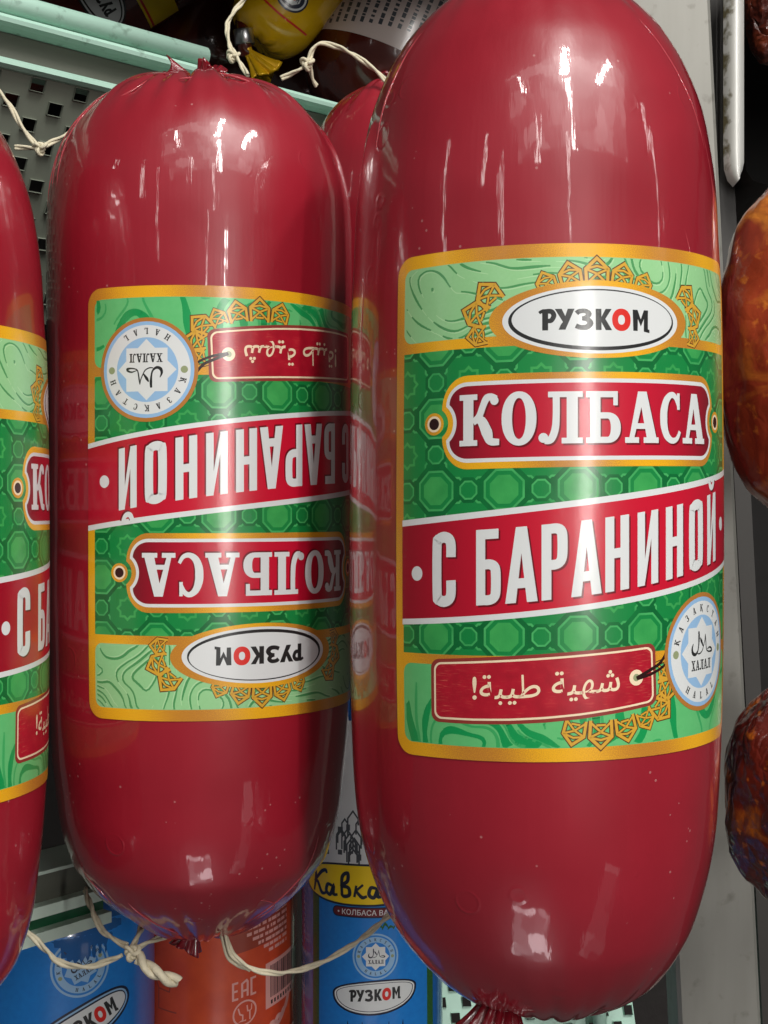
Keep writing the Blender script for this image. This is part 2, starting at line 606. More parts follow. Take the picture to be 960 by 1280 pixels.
# slab-serif capitals, height 11
SER = {
    'К': (9.2, g_rects((0.9, 1, 3.3, 10), (0, 0, 4.2, 1.2), (0, 9.8, 4.2, 11)) + [
        ('s', [(3.2, 5.0), (4.6, 6.2), (5.5, 8.4), (6.3, 10.0), (7.4, 10.3), (8.6, 9.9)], [1.5, 1.5, 1.5, 1.6, 1.5, 1.2], 5),
        ('e', 8.1, 9.5, 0.95, 0.95),
        ('s', [(3.6, 5.7), (5.2, 5.2), (6.4, 2.8), (7.2, 0.9), (9.2, 0.65)], [1.2, 2.1, 2.5, 1.7, 1.3], 5)]),
    'О': (7.4, [('o', 3.7, 5.5, 3.7, 5.75, 1.45, 4.35)]),
    'Л': (9.5, g_rects((6.0, 1, 8.4, 10), (4.9, 0, 9.5, 1.2), (2.0, 9.8, 9.5, 11)) + [
        ('s', [(3.75, 10.0), (3.75, 6.0), (3.5, 3.0), (2.6, 0.9), (1.2, 0.55)], [1.5, 1.5, 1.6, 1.6, 1.2], 5), ('e', 1.0, 1.25, 1.05, 1.05)]),
    'Б': (8.1, g_rects((0.9, 0, 3.3, 11), (0, 9.7, 7.4, 11), (6.3, 8.0, 7.4, 9.8), (0, 0, 1.0, 1.2)) + [
        ('d', 3.2, 0.0, 8.1, 6.5, 1.3, 2.4)]),
    'А': (8.6, [('p', [(1.0, 1.0), (2.2, 1.0), (4.35, 8.8), (3.9, 11), (3.2, 11)]),
                ('p', [(3.2, 11), (5.4, 11), (8.0, 1.0), (5.4, 1.0), (3.9, 8.4)])] + g_rects((2.2, 3.0, 6.2, 4.2), (0, 0, 3.4, 1.2), (4.6, 0, 8.6, 1.2))),
    'С': (7.2, [('s', [(6.4, 8.1), (5.4, 9.9), (3.9, 10.5), (2.2, 9.4), (1.3, 7.3), (1.15, 5.5), (1.3, 3.6), (2.2, 1.6), (4.0, 0.55), (5.8, 1.0), (6.9, 2.6)],
                 [1.0, 1.3, 1.3, 1.9, 2.3, 2.4, 2.3, 1.9, 1.3, 1.1, 0.9], 4)] + g_rects((5.9, 7.3, 6.9, 10.9))),
    'Х': (8.6, [('p', [(1.0, 10), (3.6, 10), (7.6, 1), (5.0, 1)]), ('p', [(1.6, 1), (2.9, 1), (7.1, 10), (5.8, 10)])] + g_rects((0, 9.9, 4.2, 11), (5.0, 9.9, 8.4, 11), (0.2, 0, 3.8, 1.1), (4.4, 0, 8.6, 1.1))),
    'З': (6.8, [('s', [(0.9, 8.6), (2.0, 10.2), (3.6, 10.4), (5.2, 9.4), (5.2, 7.2), (3.8, 5.9), (2.6, 5.7)], [1.4, 1.3, 1.2, 2.0, 2.2, 1.4, 1.1], 4),
                ('s', [(2.6, 5.6), (4.4, 5.4), (5.7, 4.0), (5.5, 1.8), (3.8, 0.6), (1.8, 0.8), (0.6, 2.6)], [1.1, 1.4, 2.3, 2.3, 1.2, 1.2, 1.4], 4)]),
    'Т': (8.2, g_rects((2.9, 1, 5.3, 10), (0, 9.8, 8.2, 11), (1.8, 0, 6.4, 1.1), (0, 7.8, 1.0, 9.9), (7.2, 7.8, 8.2, 9.9))),
    'Н': (9.4, g_rects((0.9, 1, 3.2, 10), (6.2, 1, 8.5, 10), (0, 9.9, 4.1, 11), (5.3, 9.9, 9.4, 11), (0, 0, 4.1, 1.1), (5.3, 0, 9.4, 1.1), (3.0, 5.0, 6.4, 6.2))),
    'L': (7.4, g_rects((0.9, 1, 3.3, 10), (0, 9.9, 4.3, 11), (0, 0, 7.4, 1.2), (6.3, 1, 7.4, 3.4))),
}
SER['Қ'] = (9.2, SER['К'][1] + g_rects((8.0, -2.2, 9.2, 0.4)))

# narrow bold grotesque, height 10, stems 1.5 (widths scaled when set)
_w = 1.45
CON = {
    'С': (3.6, [('s', [(2.9, 6.6), (2.9, 8.2), (2.6, 9.0), (1.8, 9.3), (1.0, 9.0), (0.72, 8.2), (0.72, 1.8), (1.0, 1.0), (1.8, 0.7), (2.6, 1.0), (2.9, 1.8), (2.9, 3.5)], _w, 3)]),
    'Б': (3.7, g_rects((0, 0, 1.4, 10), (0, 8.7, 3.4, 10)) + [('s', [(1.2, 5.35), (2.1, 5.35), (2.75, 5.0), (2.98, 4.2), (2.98, 1.8), (2.75, 1.0), (2.1, 0.65), (1.2, 0.65)], [1.3, 1.3, 1.4, _w, _w, 1.4, 1.3, 1.3], 3)]),
    'А': (4.4, [('p', [(0, 0), (1.45, 0), (2.6, 10), (1.45, 10)]), ('p', [(2.95, 0), (4.4, 0), (2.95, 10), (1.8, 10)]), ('r', 1.1, 1.9, 3.3, 3.2)]),
    'Р': (3.7, g_rects((0, 0, 1.4, 10)) + [('s', [(1.2, 9.35), (2.1, 9.35), (2.75, 9.0), (2.98, 8.2), (2.98, 5.9), (2.75, 5.0), (2.1, 4.6), (1.2, 4.6)], [1.3, 1.3, 1.4, _w, _w, 1.4, 1.3, 1.3], 3)]),
    'Н': (3.8, g_rects((0, 0, 1.4, 10), (2.4, 0, 3.8, 10), (1.2, 4.4, 2.6, 5.7))),
    'И': (3.9, g_rects((0, 0, 1.35, 10), (2.55, 0, 3.9, 10)) + [('p', [(1.2, 0.0), (1.3, 0.0), (2.75, 7.2), (2.75, 10.0), (2.6, 10.0), (1.2, 2.8)])]),
    'О': (3.7, [('s', [(1.85, 9.3), (2.7, 9.0), (2.98, 8.1), (2.98, 1.9), (2.7, 1.0), (1.85, 0.7), (1.0, 1.0), (0.72, 1.9), (0.72, 8.1), (1.0, 9.0)], _w, 4, True)]),
}
CON['Й'] = (3.9, CON['И'][1] + [('s', [(0.9, 12.1), (1.3, 11.2), (1.95, 10.9), (2.6, 11.2), (3.0, 12.1)], 0.85, 4)])

# heavy round logo capitals, height 10
LOGO = {
    'Р': (8.6, [('r', 1.5, 0, 4.4, 10), ('s', [(0.0, 8.2), (1.2, 8.9), (3.0, 9.0)], [1.4, 1.6, 1.8], 3), ('s', [(3.2, 8.9), (6.0, 8.8), (7.2, 6.9), (6.0, 4.7), (3.9, 4.4)], [2.2, 2.3, 2.5, 2.3, 2.0], 4)]),
    'У': (8.6, [('p', [(0, 10), (3.0, 10), (5.6, 4.2), (4.2, 2.6)]), ('p', [(5.6, 10), (8.6, 10), (4.6, 0.2), (1.6, 0.2), (2.6, 2.6), (3.8, 4.2)])]),
    'З': (8.0, [('s', [(0.6, 7.8), (2.0, 8.8), (4.6, 8.9), (6.0, 7.6), (5.0, 6.0), (3.0, 5.5)], [2.2, 2.2, 2.2, 2.4, 2.2, 1.8], 4), ('s', [(3.0, 5.4), (5.4, 5.0), (6.6, 3.2), (5.2, 1.4), (2.6, 1.2), (0.3, 2.0)], [1.8, 2.3, 2.7, 2.5, 2.3, 2.2], 4)]),
    'К': (8.4, [('r', 0, 0, 3.0, 10), ('p', [(2.6, 5.6), (5.2, 10), (8.4, 10), (4.8, 5.0)]), ('p', [(4.8, 5.6), (8.6, 0), (5.2, 0), (2.6, 4.4), (2.6, 5.6)])]),
    'О': (10.4, [('o', 5.2, 5.0, 5.2, 5.3, 1.9, 2.3)]),
    'М': (10.4, [('p', [(0.6, 0), (3.2, 0), (3.4, 6.0), (3.2, 10), (0.3, 10)]), ('p', [(3.2, 10), (5.2, 5.6), (5.2, 2.2), (3.3, 5.8), (2.6, 8.0)]), ('p', [(5.2, 5.6), (7.2, 10), (7.6, 7.0), (7.0, 5.6), (5.2, 2.2)]),
                 ('p', [(7.2, 10), (9.8, 10), (9.6, 1.0), (10.6, 0.8), (10.6, -0.8), (7.0, -0.2)])]),
}


def glyph(A, font, ch, x, y, sx, sy, mat, lvl, off=(0, 0), rot=0.0, fat=0.0):
    """draw glyph with its lower left at (x, y)"""
    save = A.xf
    c, s = math.cos(rot), math.sin(rot)

    def xf(px, py):
        X, Y = px * sx, py * sy
        return save(x + off[0] + X * c - Y * s, y + off[1] + X * s + Y * c)
    A.xf = xf
    for k, d in enumerate(font[ch][1]):
        l = lvl + 0.4 * k
        if d[0] == 'r':
            A.rect(*d[1:5], mat, l)
        elif d[0] == 'p':
            A.loops([d[1]], mat, l)
        elif d[0] == 'e':
            A.loops([ell(d[1], d[2], d[3], d[4], 16)], mat, l)
        elif d[0] == 'o':
            A.loops([ell(d[1], d[2], d[3], d[4], 40, p=2.15), ell(d[1], d[2], d[5], d[6], 40, p=2.15)[::-1]], mat, l)
        elif d[0] == 'd':
            x0, y0, x1, y1, th, tv = d[1:]
            cy, b = (y0 + y1) / 2, (y1 - y0) / 2
            xm = x0 + (x1 - x0) * 0.35
            o = [(x0, y0)] + ell(xm, cy, x1 - xm, b, 16, -PI / 2, PI / 2, 2.2) + [(x0, y1)]
            i = [(x0, y0 + th)] + ell(xm, cy, x1 - tv - xm, b - th, 16, -PI / 2, PI / 2, 2.2) + [(x0, y1 - th)]
            o = [(x0 - 0.2, y0)] + o[1:-1] + [(x0 - 0.2, y1)]
            i = [(x0 - 0.2, y0 + th)] + i[1:-1] + [(x0 - 0.2, y1 - th)]
            for a in range(len(o) - 1):
                A.loops([[o[a], o[a + 1], i[a + 1], i[a]]], mat, l)
        elif d[0] == 's':
            A.stroke(d[1], d[2], mat, l, smooth=d[3], closed=len(d) > 4)
    A.xf = save


def halal(A, cx, cy, R, lv, full=True, cols=('copper', 'sky', 'white', 'sky', 'white', 'black'), tilt=0.0):
    """round seal: ring lettering, eight-pointed star, script and the word below it"""
    save = A.xf
    ct, st = math.cos(tilt), math.sin(tilt)
    A.xf = lambda x, y: save(cx + x * ct - y * st, cy + x * st + y * ct)
    A.loops([ell(0, 0, R, R)], cols[0], lv)
    A.loops([ell(0, 0, R * .925, R * .925)], cols[1], lv + 1)
    A.loops([ell(0, 0, R * .855, R * .855)], cols[2], lv + 2)
    A.loops([ell(0, 0, R * .62, R * .62)], cols[3], lv + 3)
    a = R * .415
    A.loops([[(-a, -a), (a, -a), (a, a), (-a, a)]], cols[4], lv + 4)
    b = a * math.sqrt(2)
    A.loops([[(0, -b), (b, 0), (0, b), (-b, 0)]], cols[4], lv + 4.5)
    k = R / 100.0
    h = 12.0 * k

    def ring(txt, a0, a1, inner):
        for i, ch in enumerate(txt):
            an = a0 + (a1 - a0) * i / (len(txt) - 1)
            wd = SER[ch][0] * h / 11 * 0.9
            r = R * (0.68 if inner else 0.80)
            t = R_(an)
            px, py = r * math.cos(t), r * math.sin(t)
            rot = t - PI / 2 if inner else t + PI / 2
            px -= wd / 2 * math.cos(rot)
            py -= wd / 2 * math.sin(rot)
            glyph(A, SER, ch, px, py, h / 11 * 0.9, h / 11, cols[5], lv + 6, rot=rot)
    ring('ҚАЗАҚСТАН', 164, 18, True)
    ring('НАLАL', 236, 304, False)
    for sx in (-1, 1):
        A.loops([ell(sx * R * .735, 0, 7 * k, 7 * k, 14)], 'olive', lv + 6)
    # the word under the script
    x = -32 * k
    for ch in 'ХАЛАЛ':
        s = 15.5 * k / 11
        glyph(A, SER, ch, x, -31 * k, s, s * 1.1, cols[5], lv + 6)
        x += SER[ch][0] * s + 0.9 * k
    q = lambda *pts: [((470 - a) / 4.42 * k, (b - 537) / 4.42 * k) for a, b in pts]
    wk = lambda *w: [x / 4.42 * k for x in w]
    A.stroke(q((512, 690), (510, 640), (514, 590), (526, 545), (560, 520), (594, 532), (604, 566), (588, 604)), wk(18, 24, 15, 15, 24, 28, 20, 5), cols[5], lv + 6, smooth=4)
    A.stroke(q((490, 640), (474, 614), (456, 588), (442, 570)), wk(10, 26, 18, 8), cols[5], lv + 7, smooth=4)
    A.stroke(q((412, 662), (420, 620), (440, 575), (462, 540), (500, 522), (530, 524)), wk(8, 9, 9, 10, 11, 8), cols[5], lv + 8, smooth=4)
    A.stroke(q((412, 660), (404, 610), (396, 560), (382, 535), (340, 524), (298, 528), (302, 545), (335, 556), (368, 548), (390, 540)), wk(8, 13, 11, 10, 12, 20, 18, 14, 8, 6), cols[5], lv + 9, smooth=4)
    A.xf = save


def logo_word(A, x, y, w, h, lv, black='black', red='redo', skew=0.0):
    save = A.xf
    A.xf = lambda px, py: save(px, py + skew * (px - x))
    spec = [('Р', 0, 3.7), ('У', 3.3, 7.5), ('З', 7.6, 11.6), ('К', 12.1, 15.7), ('О', 15.8, 20.2), ('М', 20.6, 24.9)]
    for ch, a, b in spec:
        glyph(A, LOGO, ch, x + a * w / 24.9, y, (b - a) * w / 24.9 / LOGO[ch][0], h / 10, red if ch == 'О' else black, lv)
    A.xf = save


def house(A, x, y, ang, s, lv):
    c, n = math.cos(R_(ang)), math.sin(R_(ang))
    f = lambda pts: [(x + (a * c - b * n) * s, y + (a * n + b * c) * s) for a, b in pts]
    body = [(-0.4, -2.2), (3.0, -2.4), (5.2, 0), (3.0, 2.4), (-0.4, 2.2)]
    inner = [[(0, -2.2), (2.0, 0), (0, 2.2)], [(2.0, 0), (3.0, -2.4)], [(2.0, 0), (3.0, 2.4)], [(3.0, -2.4), (3.6, 0), (3.0, 2.4)], [(0.6, -1.0), (0.6, 1.0)]]
    A.stroke(f(body), 1.15 * s, 'brown', lv)
    A.stroke(f(body), 0.66 * s, 'goldline', lv + 1.5)
    for q in inner:
        A.stroke(f(q), 0.85 * s, 'brown', lv + 0.5)
        A.stroke(f(q), 0.45 * s, 'goldline', lv + 1.8)


def quad_curve(p0, p1, p2):
    M = np.array([[p[0] ** 2, p[0], 1] for p in (p0, p1, p2)])
    a, b, c = np.linalg.solve(M, np.array([p[1] for p in (p0, p1, p2)]))
    return lambda u: a * u * u + b * u + c


def plate_outline(H, xe, tipx, tipy, nr):
    """half-plate outline with round-bitten ends, mirrored"""
    ex = 36.5
    q = [(tipx - (tipx - 28.5) * (1 - math.cos(t)), tipy + (H - tipy) * math.sin(t)) for t in [PI / 2 * i / 10 for i in range(10, -1, -1)]]
    right = [(28.5 + (tipx - 28.5) * math.sin(PI / 2 * i / 10), tipy + (H - tipy) * math.cos(PI / 2 * i / 10)) for i in range(11)]
    a0 = math.atan2(tipy, tipx - ex)
    notch = [(ex + nr * math.cos(a0 + (2 * PI - 2 * a0) * i / 14), nr * math.sin(a0 + (2 * PI - 2 * a0) * i / 14)) for i in range(1, 14)]
    low = [(x, -y) for x, y in right[::-1]]
    r = right + notch + low          # clockwise from top right
    l = [(-x, -y) for x, y in r]
    return [(-5.0 + x, 17.4 + y) for x, y in (r + l)][::-1]


def veins(A, box, freq, bands, phase, seed, width, mat, lvl, gap=0.0, off=(0, 0)):
    """agate-like contour lines of a smooth random field, drawn as thin strips"""
    x0, y0, x1, y1 = box
    st = 0.8
    nx, ny = int((x1 - x0) / st), int((y1 - y0) / st)
    dx, dy = (x1 - x0) / nx, (y1 - y0) / ny

    def h(x, y):
        q = Vector((x * freq + seed, y * freq * 1.1, seed * .3))
        w = Vector((noise.noise(q * .7 + Vector((7, 0, 0))), noise.noise(q * .7 + Vector((0, 9, 0))), 0)) * .55
        return (noise.noise(q + w) + .22 * noise.noise((q + w) * 2.3)) * bands + phase
    H = [[h(x0 + i * dx, y0 + j * dy) for i in range(nx + 1)] for j in range(ny + 1)]
    rnd = random.Random(int(seed * 7))
    for j in range(ny):
        for i in range(nx):
            c = [(x0 + i * dx, y0 + j * dy, H[j][i]), (x0 + (i + 1) * dx, y0 + j * dy, H[j][i + 1]),
                 (x0 + (i + 1) * dx, y0 + (j + 1) * dy, H[j + 1][i + 1]), (x0 + i * dx, y0 + (j + 1) * dy, H[j + 1][i])]
            for tri in ((c[0], c[1], c[2]), (c[0], c[2], c[3])):
                lo, hi = min(t[2] for t in tri), max(t[2] for t in tri)
                for L in range(math.ceil(lo), math.floor(hi) + 1):
                    pt = []
                    for a, b in ((tri[0], tri[1]), (tri[1], tri[2]), (tri[2], tri[0])):
                        if (a[2] - L) * (b[2] - L) < 0:
                            t = (L - a[2]) / (b[2] - a[2])
                            pt.append((a[0] + (b[0] - a[0]) * t + off[0], a[1] + (b[1] - a[1]) * t + off[1]))
                    if len(pt) != 2:
                        continue
                    (ax, ay), (bx, by) = pt
                    m = noise.noise(Vector((ax * .16 + 40, ay * .16, seed + L * 3.7)))
                    if m < gap - .5:
                        continue
                    w = width * (1 + 1.1 * m)
                    if w < .12:
                        continue
                    u = unit(bx - ax, by - ay)
                    if not u:
                        continue
                    e = .12
                    ax, ay, bx, by = ax - u[0] * e, ay - u[1] * e, bx + u[0] * e, by + u[1] * e
                    k = (-u[1] * w / 2, u[0] * w / 2)
                    q = [(ax - k[0], ay - k[1]), (bx - k[0], by - k[1]), (bx + k[0], by + k[1]), (ax + k[0], ay + k[1])]
                    q = [(min(max(x, x0), x1), min(max(y, y0), y1)) for x, y in q]
                    A.poly(q, mat, lvl + rnd.random())


def main_label():
    A = Art()
    U0, U1, V0, V1 = -52.3, 41.5, -54.7, 54.6
    A.loops([rrect(U0, V0, U1, V1, 4.2)], 'gold', 0)
    A.loops([rrect(U0 + 2.3, 35.4, U1 - 2.3, V1 - 2.9, 2.2)], 'agate_pale', 2)
    A.rect(U0 + 2.3, -32.3, U1 - 2.3, 33.2, 'girih', 2)
    A.loops([rrect(U0 + 2.3, V0 + 2.9, U1 - 2.3, -34.5, 2.2)], 'agate_deep', 2)
    bx = (U0 + 2.9, 35.5, U1 - 2.9, V1 - 3.0)
    veins(A, bx, 0.052, 7.0, 0.0, 3.3, 0.30, 'vein_light', 2.6, off=(0.3, -0.35))
    veins(A, bx, 0.052, 7.0, 0.0, 3.3, 0.42, 'vein', 3.8, gap=0.28)
    bx = (U0 + 2.9, V0 + 3.0, U1 - 2.9, -34.6)
    veins(A, bx, 0.046, 5.0, 0.0, 8.6, 1.5, 'vein_deep', 2.6)
    veins(A, bx, 0.046, 5.0, 0.45, 8.6, 0.55, 'vein_mid', 2.6, gap=0.2)
    # gilt rosettes
    for x, y, a, s in ((-5.6, 46.0, 90, 1.05), (-11.0, 45.6, 102, .95), (-0.2, 45.6, 78, .95), (-15.9, 44.6, 112, .8), (4.8, 44.6, 68, .8), (-27.6, 42.6, 128, 1.0), (-29.6, 39.6, 160, 1.0), (-29.5, 35.9, 185, .8),
                       (17.0, 42.6, 52, 1.0), (19.0, 39.6, 20, 1.0), (19.0, 35.9, -5, .8),
                       (-4.8, -46.6, 270, 1.05), (-10.2, -46.3, 258, .95), (0.6, -46.1, 282, .95), (5.2, -45.0, 296, .8), (8.6, -43.2, -42, 1.0), (9.2, -40.2, -14, 1.0), (9.0, -37.0, 12, .9)):
        house(A, x, y, a, s, 4)
    # oval badge
    A.loops([ell(-5.4, 38.5, 23.4, 8.2, 80)], 'gold', 8)
    A.loops([ell(-5.4, 38.4, 20.5, 7.15, 80)], 'white', 10)
    A.loops([ell(-5.45, 38.4, 19.2, 6.5, 80)], 'black', 11)
    A.loops([ell(-5.3, 38.65, 18.6, 5.95, 80)], 'white', 12)
    logo_word(A, -18.1, 36.2, 24.9, 4.5, 14)
    # plate
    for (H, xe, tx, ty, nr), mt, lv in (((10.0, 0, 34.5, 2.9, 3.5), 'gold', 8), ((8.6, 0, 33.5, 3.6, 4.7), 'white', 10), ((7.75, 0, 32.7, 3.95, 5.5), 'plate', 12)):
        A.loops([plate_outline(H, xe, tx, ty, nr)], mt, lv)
    for x in (-41.5, 31.5):
        A.loops([ell(x, 17.4, 2.4, 2.4, 24)], 'gold', 8)
        A.loops([ell(x, 17.4, 1.75, 1.75, 24)], 'cream', 10)
        A.loops([ell(x, 17.4, 1.25, 1.25, 24)], 'thread', 11)
    spec = [('К', -35.3, -26.5), ('О', -26.0, -18.65), ('Л', -18.2, -8.9), ('Б', -8.2, -0.4), ('А', 0.6, 9.2), ('С', 9.7, 15.9), ('А', 16.6, 25.2)]
    for ch, a, b in spec:
        k = (b - a) / SER[ch][0]
        glyph(A, SER, ch, a, 12.35, k, 0.995, 'shade', 14, off=(0.35, -0.4))
    for ch, a, b in spec:
        k = (b - a) / SER[ch][0]
        glyph(A, SER, ch, a, 12.35, k, 0.995, 'white', 18)
    # rising band
    to = quad_curve((-50.5, -3.3), (-13.7, 0.05), (39.7, 6.7))
    ti = lambda u: to(u) - 1.35
    bo = quad_curve((-50.5, -26.2), (-13.7, -23.4), (39.7, -15.6))
    bi = lambda u: bo(u) + 1.25
    us = [U0 + 2.0 + (U1 - U0 - 2.0) * i / 47 for i in range(48)]

    def stripe(f0, f1, mt, lv):
        for a, b in zip(us[:-1], us[1:]):
            A.loops([[(a, f0(a)), (b, f0(b)), (b, f1(b)), (a, f1(a))]], mt, lv)
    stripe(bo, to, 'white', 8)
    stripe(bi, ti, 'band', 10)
    tt = quad_curve((-39, -5.9), (-5.3, -3.55), (31, 1.65))
    tb = quad_curve((-39, -22.0), (-5.3, -19.4), (31, -13.9))
    spec = [('С', -41.8, -36.2), ('Б', -31.5, -26.2), ('А', -25.2, -18.4), ('Р', -17.6, -12.2), ('А', -11.4, -4.8), ('Н', -4.0, 1.5), ('И', 3.6, 9.0), ('Н', 11.2, 16.6), ('О', 18.8, 24.4), ('Й', 26.6, 31.6)]
    base = A.xf
    for dx, dy, mt, lv in ((0.4, -0.4, 'shade', 12), (0, 0, 'white', 16)):
        for ch, a, b in spec:
            k = (b - a) / CON[ch][0]
            A.xf = lambda x, y: (x + dx, tb(x) + (tt(x) - tb(x)) * y / 10 + dy)
            glyph(A, CON, ch, a, 0, k, 1, mt, lv)
    A.xf = base
    for x, y in ((-46.0, -14.9), (36.0, -5.6)):
        A.loops([ell(x, y, 1.5, 1.6, 18)], 'white', 16)
    # worn red tag on a thread
    tgt = quad_curve((-42.3, -33.4), (-18, -31.9), (6.7, -30.5))
    tgb = quad_curve((-41.8, -46.9), (-18, -46.4), (8.8, -43.5))

    def tag_shape(ins, rad, mt, lv):
        x0, x1 = -42.3 + ins, 8.2 - ins
        o = rrect(x0, 0 + ins, x1, 14.2 - ins, rad)
        A.loops([[(x + (0.6 * (1 - y / 14.2) if x > 0 else 0), tgb(x) + (tgt(x) - tgb(x)) * y / 14.2) for x, y in dense(o)]], mt, lv)
    tag_shape(0.0, 1.9, 'tagrim', 8)
    tag_shape(0.75, 1.7, 'cream', 10)
    tag_shape(1.2, 1.4, 'tag', 12)
    A.loops([ell(3.4, -37.6, 1.7, 1.7, 24)], 'cream', 14)
    A.loops([ell(3.4, -37.6, 0.8, 0.8, 20)], 'olive', 15)
    A.stroke([(3.4, -37.7), (7.0, -36.2), (10.0, -34.6), (12.6, -31.0)], [0.7, 0.75, 0.7, 0.7], 'thread', 17, smooth=5)
    A.stroke([(3.6, -37.9), (6.8, -37.2), (9.6, -36.2), (12.4, -34.6)], [0.6, 0.65, 0.6, 0.6], 'thread', 18, smooth=5)
    ar = '!' + '\uFE94\uFE92\uFEF4\uFEC3' + ' ' + '\uFE94\uFEF4\uFEEC\uFEB7'
    A.font(ar, -32.4, -0.6, -41.6, 5.0, 'cream', 15, offset=0.008, skew=0.05)
    # seal
    halal(A, 24.0, -33.6, 13.1, 20)
    return A.cut()


def dense(o, k=6):
    r = []
    for i in range(len(o)):
        a, b = o[i], o[(i + 1) % len(o)]
        n = k if math.hypot(b[0] - a[0], b[1] - a[1]) > 3 else 1
        r += [(a[0] + (b[0] - a[0]) * j / n, a[1] + (b[1] - a[1]) * j / n) for j in range(n)]
    return r


# ------------------------------------------------------------------ turned bodies and wrapping
class Profile:
    """radius along the axis of a stuffed casing, from tables of (t, r/R) for both ends"""

    def __init__(self, R, Lt, Lb, top, bot):
        self.R = R
        pts = [(0.0, Lt)] + [(r * R, t * Lt) for t, r in reversed(top)] + [(R, 0.0)] + [(r * R, -t * Lb) for t, r in bot] + [(0.0, -Lb)]
        g0 = (-pts[1][0], pts[1][1])
        g1 = (-pts[-2][0], pts[-2][1])
        P = [g0] + pts + [g1]
        out = []
        for i in range(1, len(P) - 2):
            a, b, c, d = P[i - 1:i + 3]
            k = max(4, int(math.hypot(c[0] - b[0], c[1] - b[1]) / 0.0016))
            # centripetal-ish tangents limited in length
            for s in range(k):
                t = s / k
                lbc = math.hypot(c[0] - b[0], c[1] - b[1])
                m1 = [(c[j] - a[j]) for j in (0, 1)]
                m2 = [(d[j] - b[j]) for j in (0, 1)]
                l1, l2 = math.hypot(*m1) or 1, math.hypot(*m2) or 1
                m1 = [x / l1 * lbc for x in m1]
                m2 = [x / l2 * lbc for x in m2]
                h = (2 * t ** 3 - 3 * t * t + 1, t ** 3 - 2 * t * t + t, -2 * t ** 3 + 3 * t * t, t ** 3 - t * t)
                out.append((max(0, h[0] * b[0] + h[1] * m1[0] + h[2] * c[0] + h[3] * m2[0]), h[0] * b[1] + h[1] * m1[1] + h[2] * c[1] + h[3] * m2[1]))
        out.append(pts[-1])
        self.pts = out
        self.z = np.array([p[1] for p in out][::-1])
        self.r = np.array([p[0] for p in out][::-1])

    def rad(self, z):
        return np.interp(z, self.z, self.r)


def body_mesh(name, prof, mat, parent, seg=224, fold=(0.0011, 0.0011), seed=0.0, dimple=(0.003, 0.003), folds=15, bend=0.0):
    rng = random.Random(int(seed * 10) + 5)
    ph = [(rng.randint(7, folds), rng.uniform(0, 6.28), rng.uniform(.5, 1)) for _ in range(4)] + [(rng.randint(24, 34), rng.uniform(0, 6.28), .35) for _ in range(2)]
    ztop, zbot = prof.pts[0][1], prof.pts[-1][1]
    V, F = [], []
    rows = [p for p in prof.pts if p[0] > 1e-5]
    for r, z in rows:
        top = z > 0
        t = z / ztop if top else z / zbot
        am = fold[0] if top else fold[1]
        w = max(0.0, (t - 0.80) / 0.2) ** 1.5
        w2 = min(1.0, r / 0.010)
        dm = (dimple[0] if top else dimple[1]) * math.exp(-(r / 0.0065) ** 2)
        for i in range(seg):
            th = 2 * PI * i / seg
            fo = sum(a * (abs(math.sin(n * th / 2 + p)) - 0.64) for n, p, a in ph)
            x, y = math.sin(th), -math.cos(th)
            nz = noise.noise(Vector((x * 1.6 + seed, y * 1.6, z * 22))) * 0.00030 + noise.noise(Vector((x * 3 + seed, y * 3, z * 60))) * 0.00008 + noise.noise(Vector((x * 7 + seed, y * 7, z * 120))) * 0.00002
            rr = r + (am * w * w2 * fo * 0.6) + nz * min(1, r / 0.02) * min(1, max(0, (abs(z) - 0.060) / 0.014))
            zz = z + (1 if top else -1) * (am * w * fo * 0.7 * w2 - dm)
            V.append((rr * x + (bend * max(0.0, (-z / abs(zbot) - 0.55) / 0.45) ** 1.6 if z < 0 else 0.0), rr * y, zz))
    nr = len(rows)
    for j in range(nr - 1):
        for i in range(seg):
            k = (i + 1) % seg
            F.append((j * seg + i, (j + 1) * seg + i, (j + 1) * seg + k, j * seg + k))
    F.append(tuple(range(seg)))
    F.append(tuple((nr - 1) * seg + i for i in reversed(range(seg))))
    return mesh_obj(name, V, F, mat, parent)


